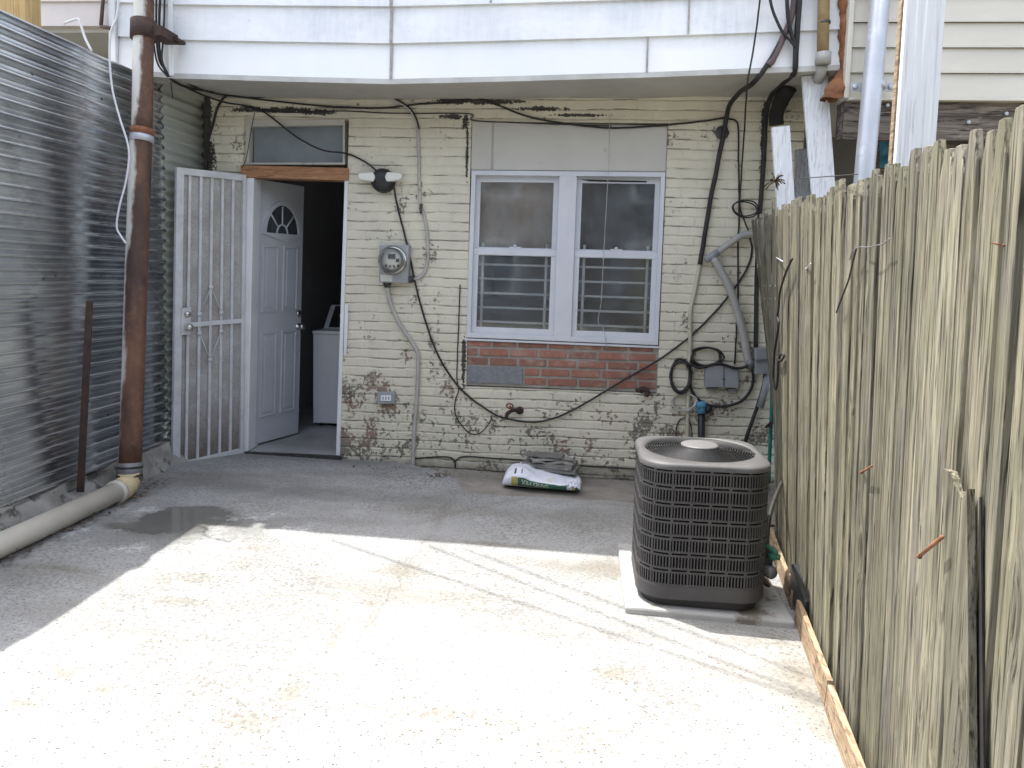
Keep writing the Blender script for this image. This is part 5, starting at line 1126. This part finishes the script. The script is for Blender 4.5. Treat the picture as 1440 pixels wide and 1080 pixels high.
patch('yellow_corner', 'bagyellow', .13, .205, PI * .93, PI * 1.17, .0022, bag, 6)
patch('yellow_corner', 'bagyellow', .90, .925, PI * .93, PI * 1.16, .0022, bag, 4)
patch('printed_band', 'baggreen', .93, .985, PI * .93, PI * 1.16, .0022, bag, 4)
patch('printed_panel', 'bagink', .16, .185, PI * .66, PI * .84, .0022, bag, 4)
patch('printed_panel', 'bagink', .25, .262, PI * .66, PI * .82, .0022, bag, 4)
patch('printed_panel', 'bagpale', .58, .64, PI * .66, PI * .84, .0026, bag, 6)
patch('band_edge', 'bagpale', .21, .83, PI * .932, PI * .94, .0032, bag, 30, 2)
def lettering(txt, u0, u1, a0, a1, mat):                 # flat letters wrapped on to the front of the bag, upside down as it lies
    cu = bpy.data.curves.new('letters', 'FONT'); cu.body = txt; ob_ = bpy.data.objects.new('letters', cu); COL.objects.link(ob_)
    bpy.context.view_layer.update(); dg_ = bpy.context.evaluated_depsgraph_get(); me = bpy.data.meshes.new_from_object(ob_.evaluated_get(dg_)); bpy.data.objects.remove(ob_)
    bm = bmesh.new(); bm.from_mesh(me); bmesh.ops.subdivide_edges(bm, edges=bm.edges, cuts=1); bmesh.ops.triangulate(bm, faces=bm.faces)
    xs_ = [v.co.x for v in bm.verts]; ys_ = [v.co.y for v in bm.verts]; X0, X1, Y0, Y1 = min(xs_), max(xs_), min(ys_), max(ys_)
    C0 = V((0, bc.y + BWd / 2, gz(bc.x) + BH / 2)); q = MB(); vs = []
    for v in bm.verts:
        fx_ = (v.co.x - X0) / (X1 - X0); fy = (v.co.y - Y0) / (Y1 - Y0)
        p = bagp(u1 + (u0 - u1) * fx_, a0 + (a1 - a0) * fy); dd = V((0, p.y - C0.y, p.z - C0.z)).normalized(); vs.append(p + dd * .005)
    q.add(vs, [tuple(v.index for v in f.verts) for f in bm.faces]); bm.free()
    return q.build('lettering', M[mat], band)
lettering('SAND MIX', .26, .60, PI * .97, PI * 1.085, 'bagpale')

# ------------------------------------------------------------------ white wire and tube by the tin fence
q = MB(); P = smooth([at(x, y_, 4.28) for x, y_ in ((168, -30), (165, 20), (156, 45), (154, 80), (158, 125), (168, 165), (181, 210), (178, 250), (168, 290), (164, 318), (170, 332), (177, 342))], 6); q.tube(P, .006, 8)
tag(q.build('white_wire', M['whitewire'], origin=P[-1]), 'white wire hanging loose in front of the corrugated fence by the downspout', 'wire')
q = MB(); P = smooth([at(x, y_, 4.55) for x, y_ in ((90, 33), (100, 29), (110, 27), (114, 36), (120, 54), (129, 72))], 5); q.tube(P, .008, 8)
tag(q.build('plastic_tube', M['whitewire'], origin=P[-1]), 'short bent white tube poking over the corrugated fence top', 'tube')
for i, (lab, xs_) in enumerate((('black wire dropping straight down beside the downspout bracket', ((215, -50), (214, 30), (216, 60), (222, 90), (236, 108))), ('second black wire behind the downspout, nearest the corner trim', ((232, -50), (231, 20), (229, 60), (228, 85), (238, 108))))):
    P = smooth([at(x, y_, 4.82 + .01 * i) for x, y_ in xs_], 5); q = MB(); q.tube(P, .006, 6); tag(q.build('wire', M['rubber'], origin=P[-1]), lab, 'wire')

# ------------------------------------------------------------------ overhead cables from the eave to the alley pole (their shadows cross the yard)
LA, LB = .315, -.20
def overhead(g1, g2, lab, zz):
    a = G(*g1); b = G(*g2); dr = (b - a); dr.z = 0; a2 = V((a.x - LA * zz, a.y - LB * zz, zz)); s0 = (4.75 - a2.y) / dr.y
    P = [a2 + dr * s0 + (dr * 4.2) * (k / 16) + V((0, 0, -.18 * math.sin(math.pi * k / 16))) for k in range(17)]
    q = MB(); q.tube(P, .008, 8); tag(q.build('overhead_cable', M['rubber'], origin=P[0]), lab, 'cable', 'overhead cables above the yard')
overhead((588, 748), (1150, 955), 'overhead black cable strung above the yard, furthest from the fence', 4.55)
overhead((560, 751), (890, 880), 'overhead black cable strung above the yard, second of three', 4.5)
overhead((673, 829), (900, 905), 'overhead black cable strung above the yard, closest to the camera', 4.6)

# ------------------------------------------------------------------ daylight
SD = V((-LA, -LB, 1)).normalized(); elev = math.asin(SD.z); rot = math.atan2(SD.x, SD.y)
wd_ = bpy.data.worlds.new('World'); scn.world = wd_; wd_.use_nodes = True; nt = wd_.node_tree
sky = nt.nodes.new('ShaderNodeTexSky'); sky.sky_type = 'NISHITA'; sky.sun_disc = False; sky.sun_elevation = elev; sky.sun_rotation = rot; sky.air_density = .75; sky.dust_density = 3.0; sky.ozone_density = .6
bg = nt.nodes['Background']; hs = nt.nodes.new('ShaderNodeHueSaturation'); hs.inputs['Saturation'].default_value = .55; nt.links.new(sky.outputs[0], hs.inputs['Color']); nt.links.new(hs.outputs[0], bg.inputs[0]); bg.inputs[1].default_value = .15
sl_ = bpy.data.lights.new('sun', 'SUN'); sl_.energy = 2.0; sl_.angle = R(.53); sl_.color = (1, .975, .93)
so2 = bpy.data.objects.new('sun', sl_); COL.objects.link(so2); so2.rotation_euler = (-SD).to_track_quat('-Z', 'Y').to_euler(); so2.location = (0, 0, 20)
vs_ = scn.view_settings; vs_.view_transform = 'Standard'; vs_.look = 'None'; vs_.gamma = 1; vs_.use_curve_mapping = False; vs_.exposure = 2.1
scn.cycles.max_bounces = 7; scn.cycles.diffuse_bounces = 3; scn.cycles.transparent_max_bounces = 8; scn.cycles.use_denoising = True
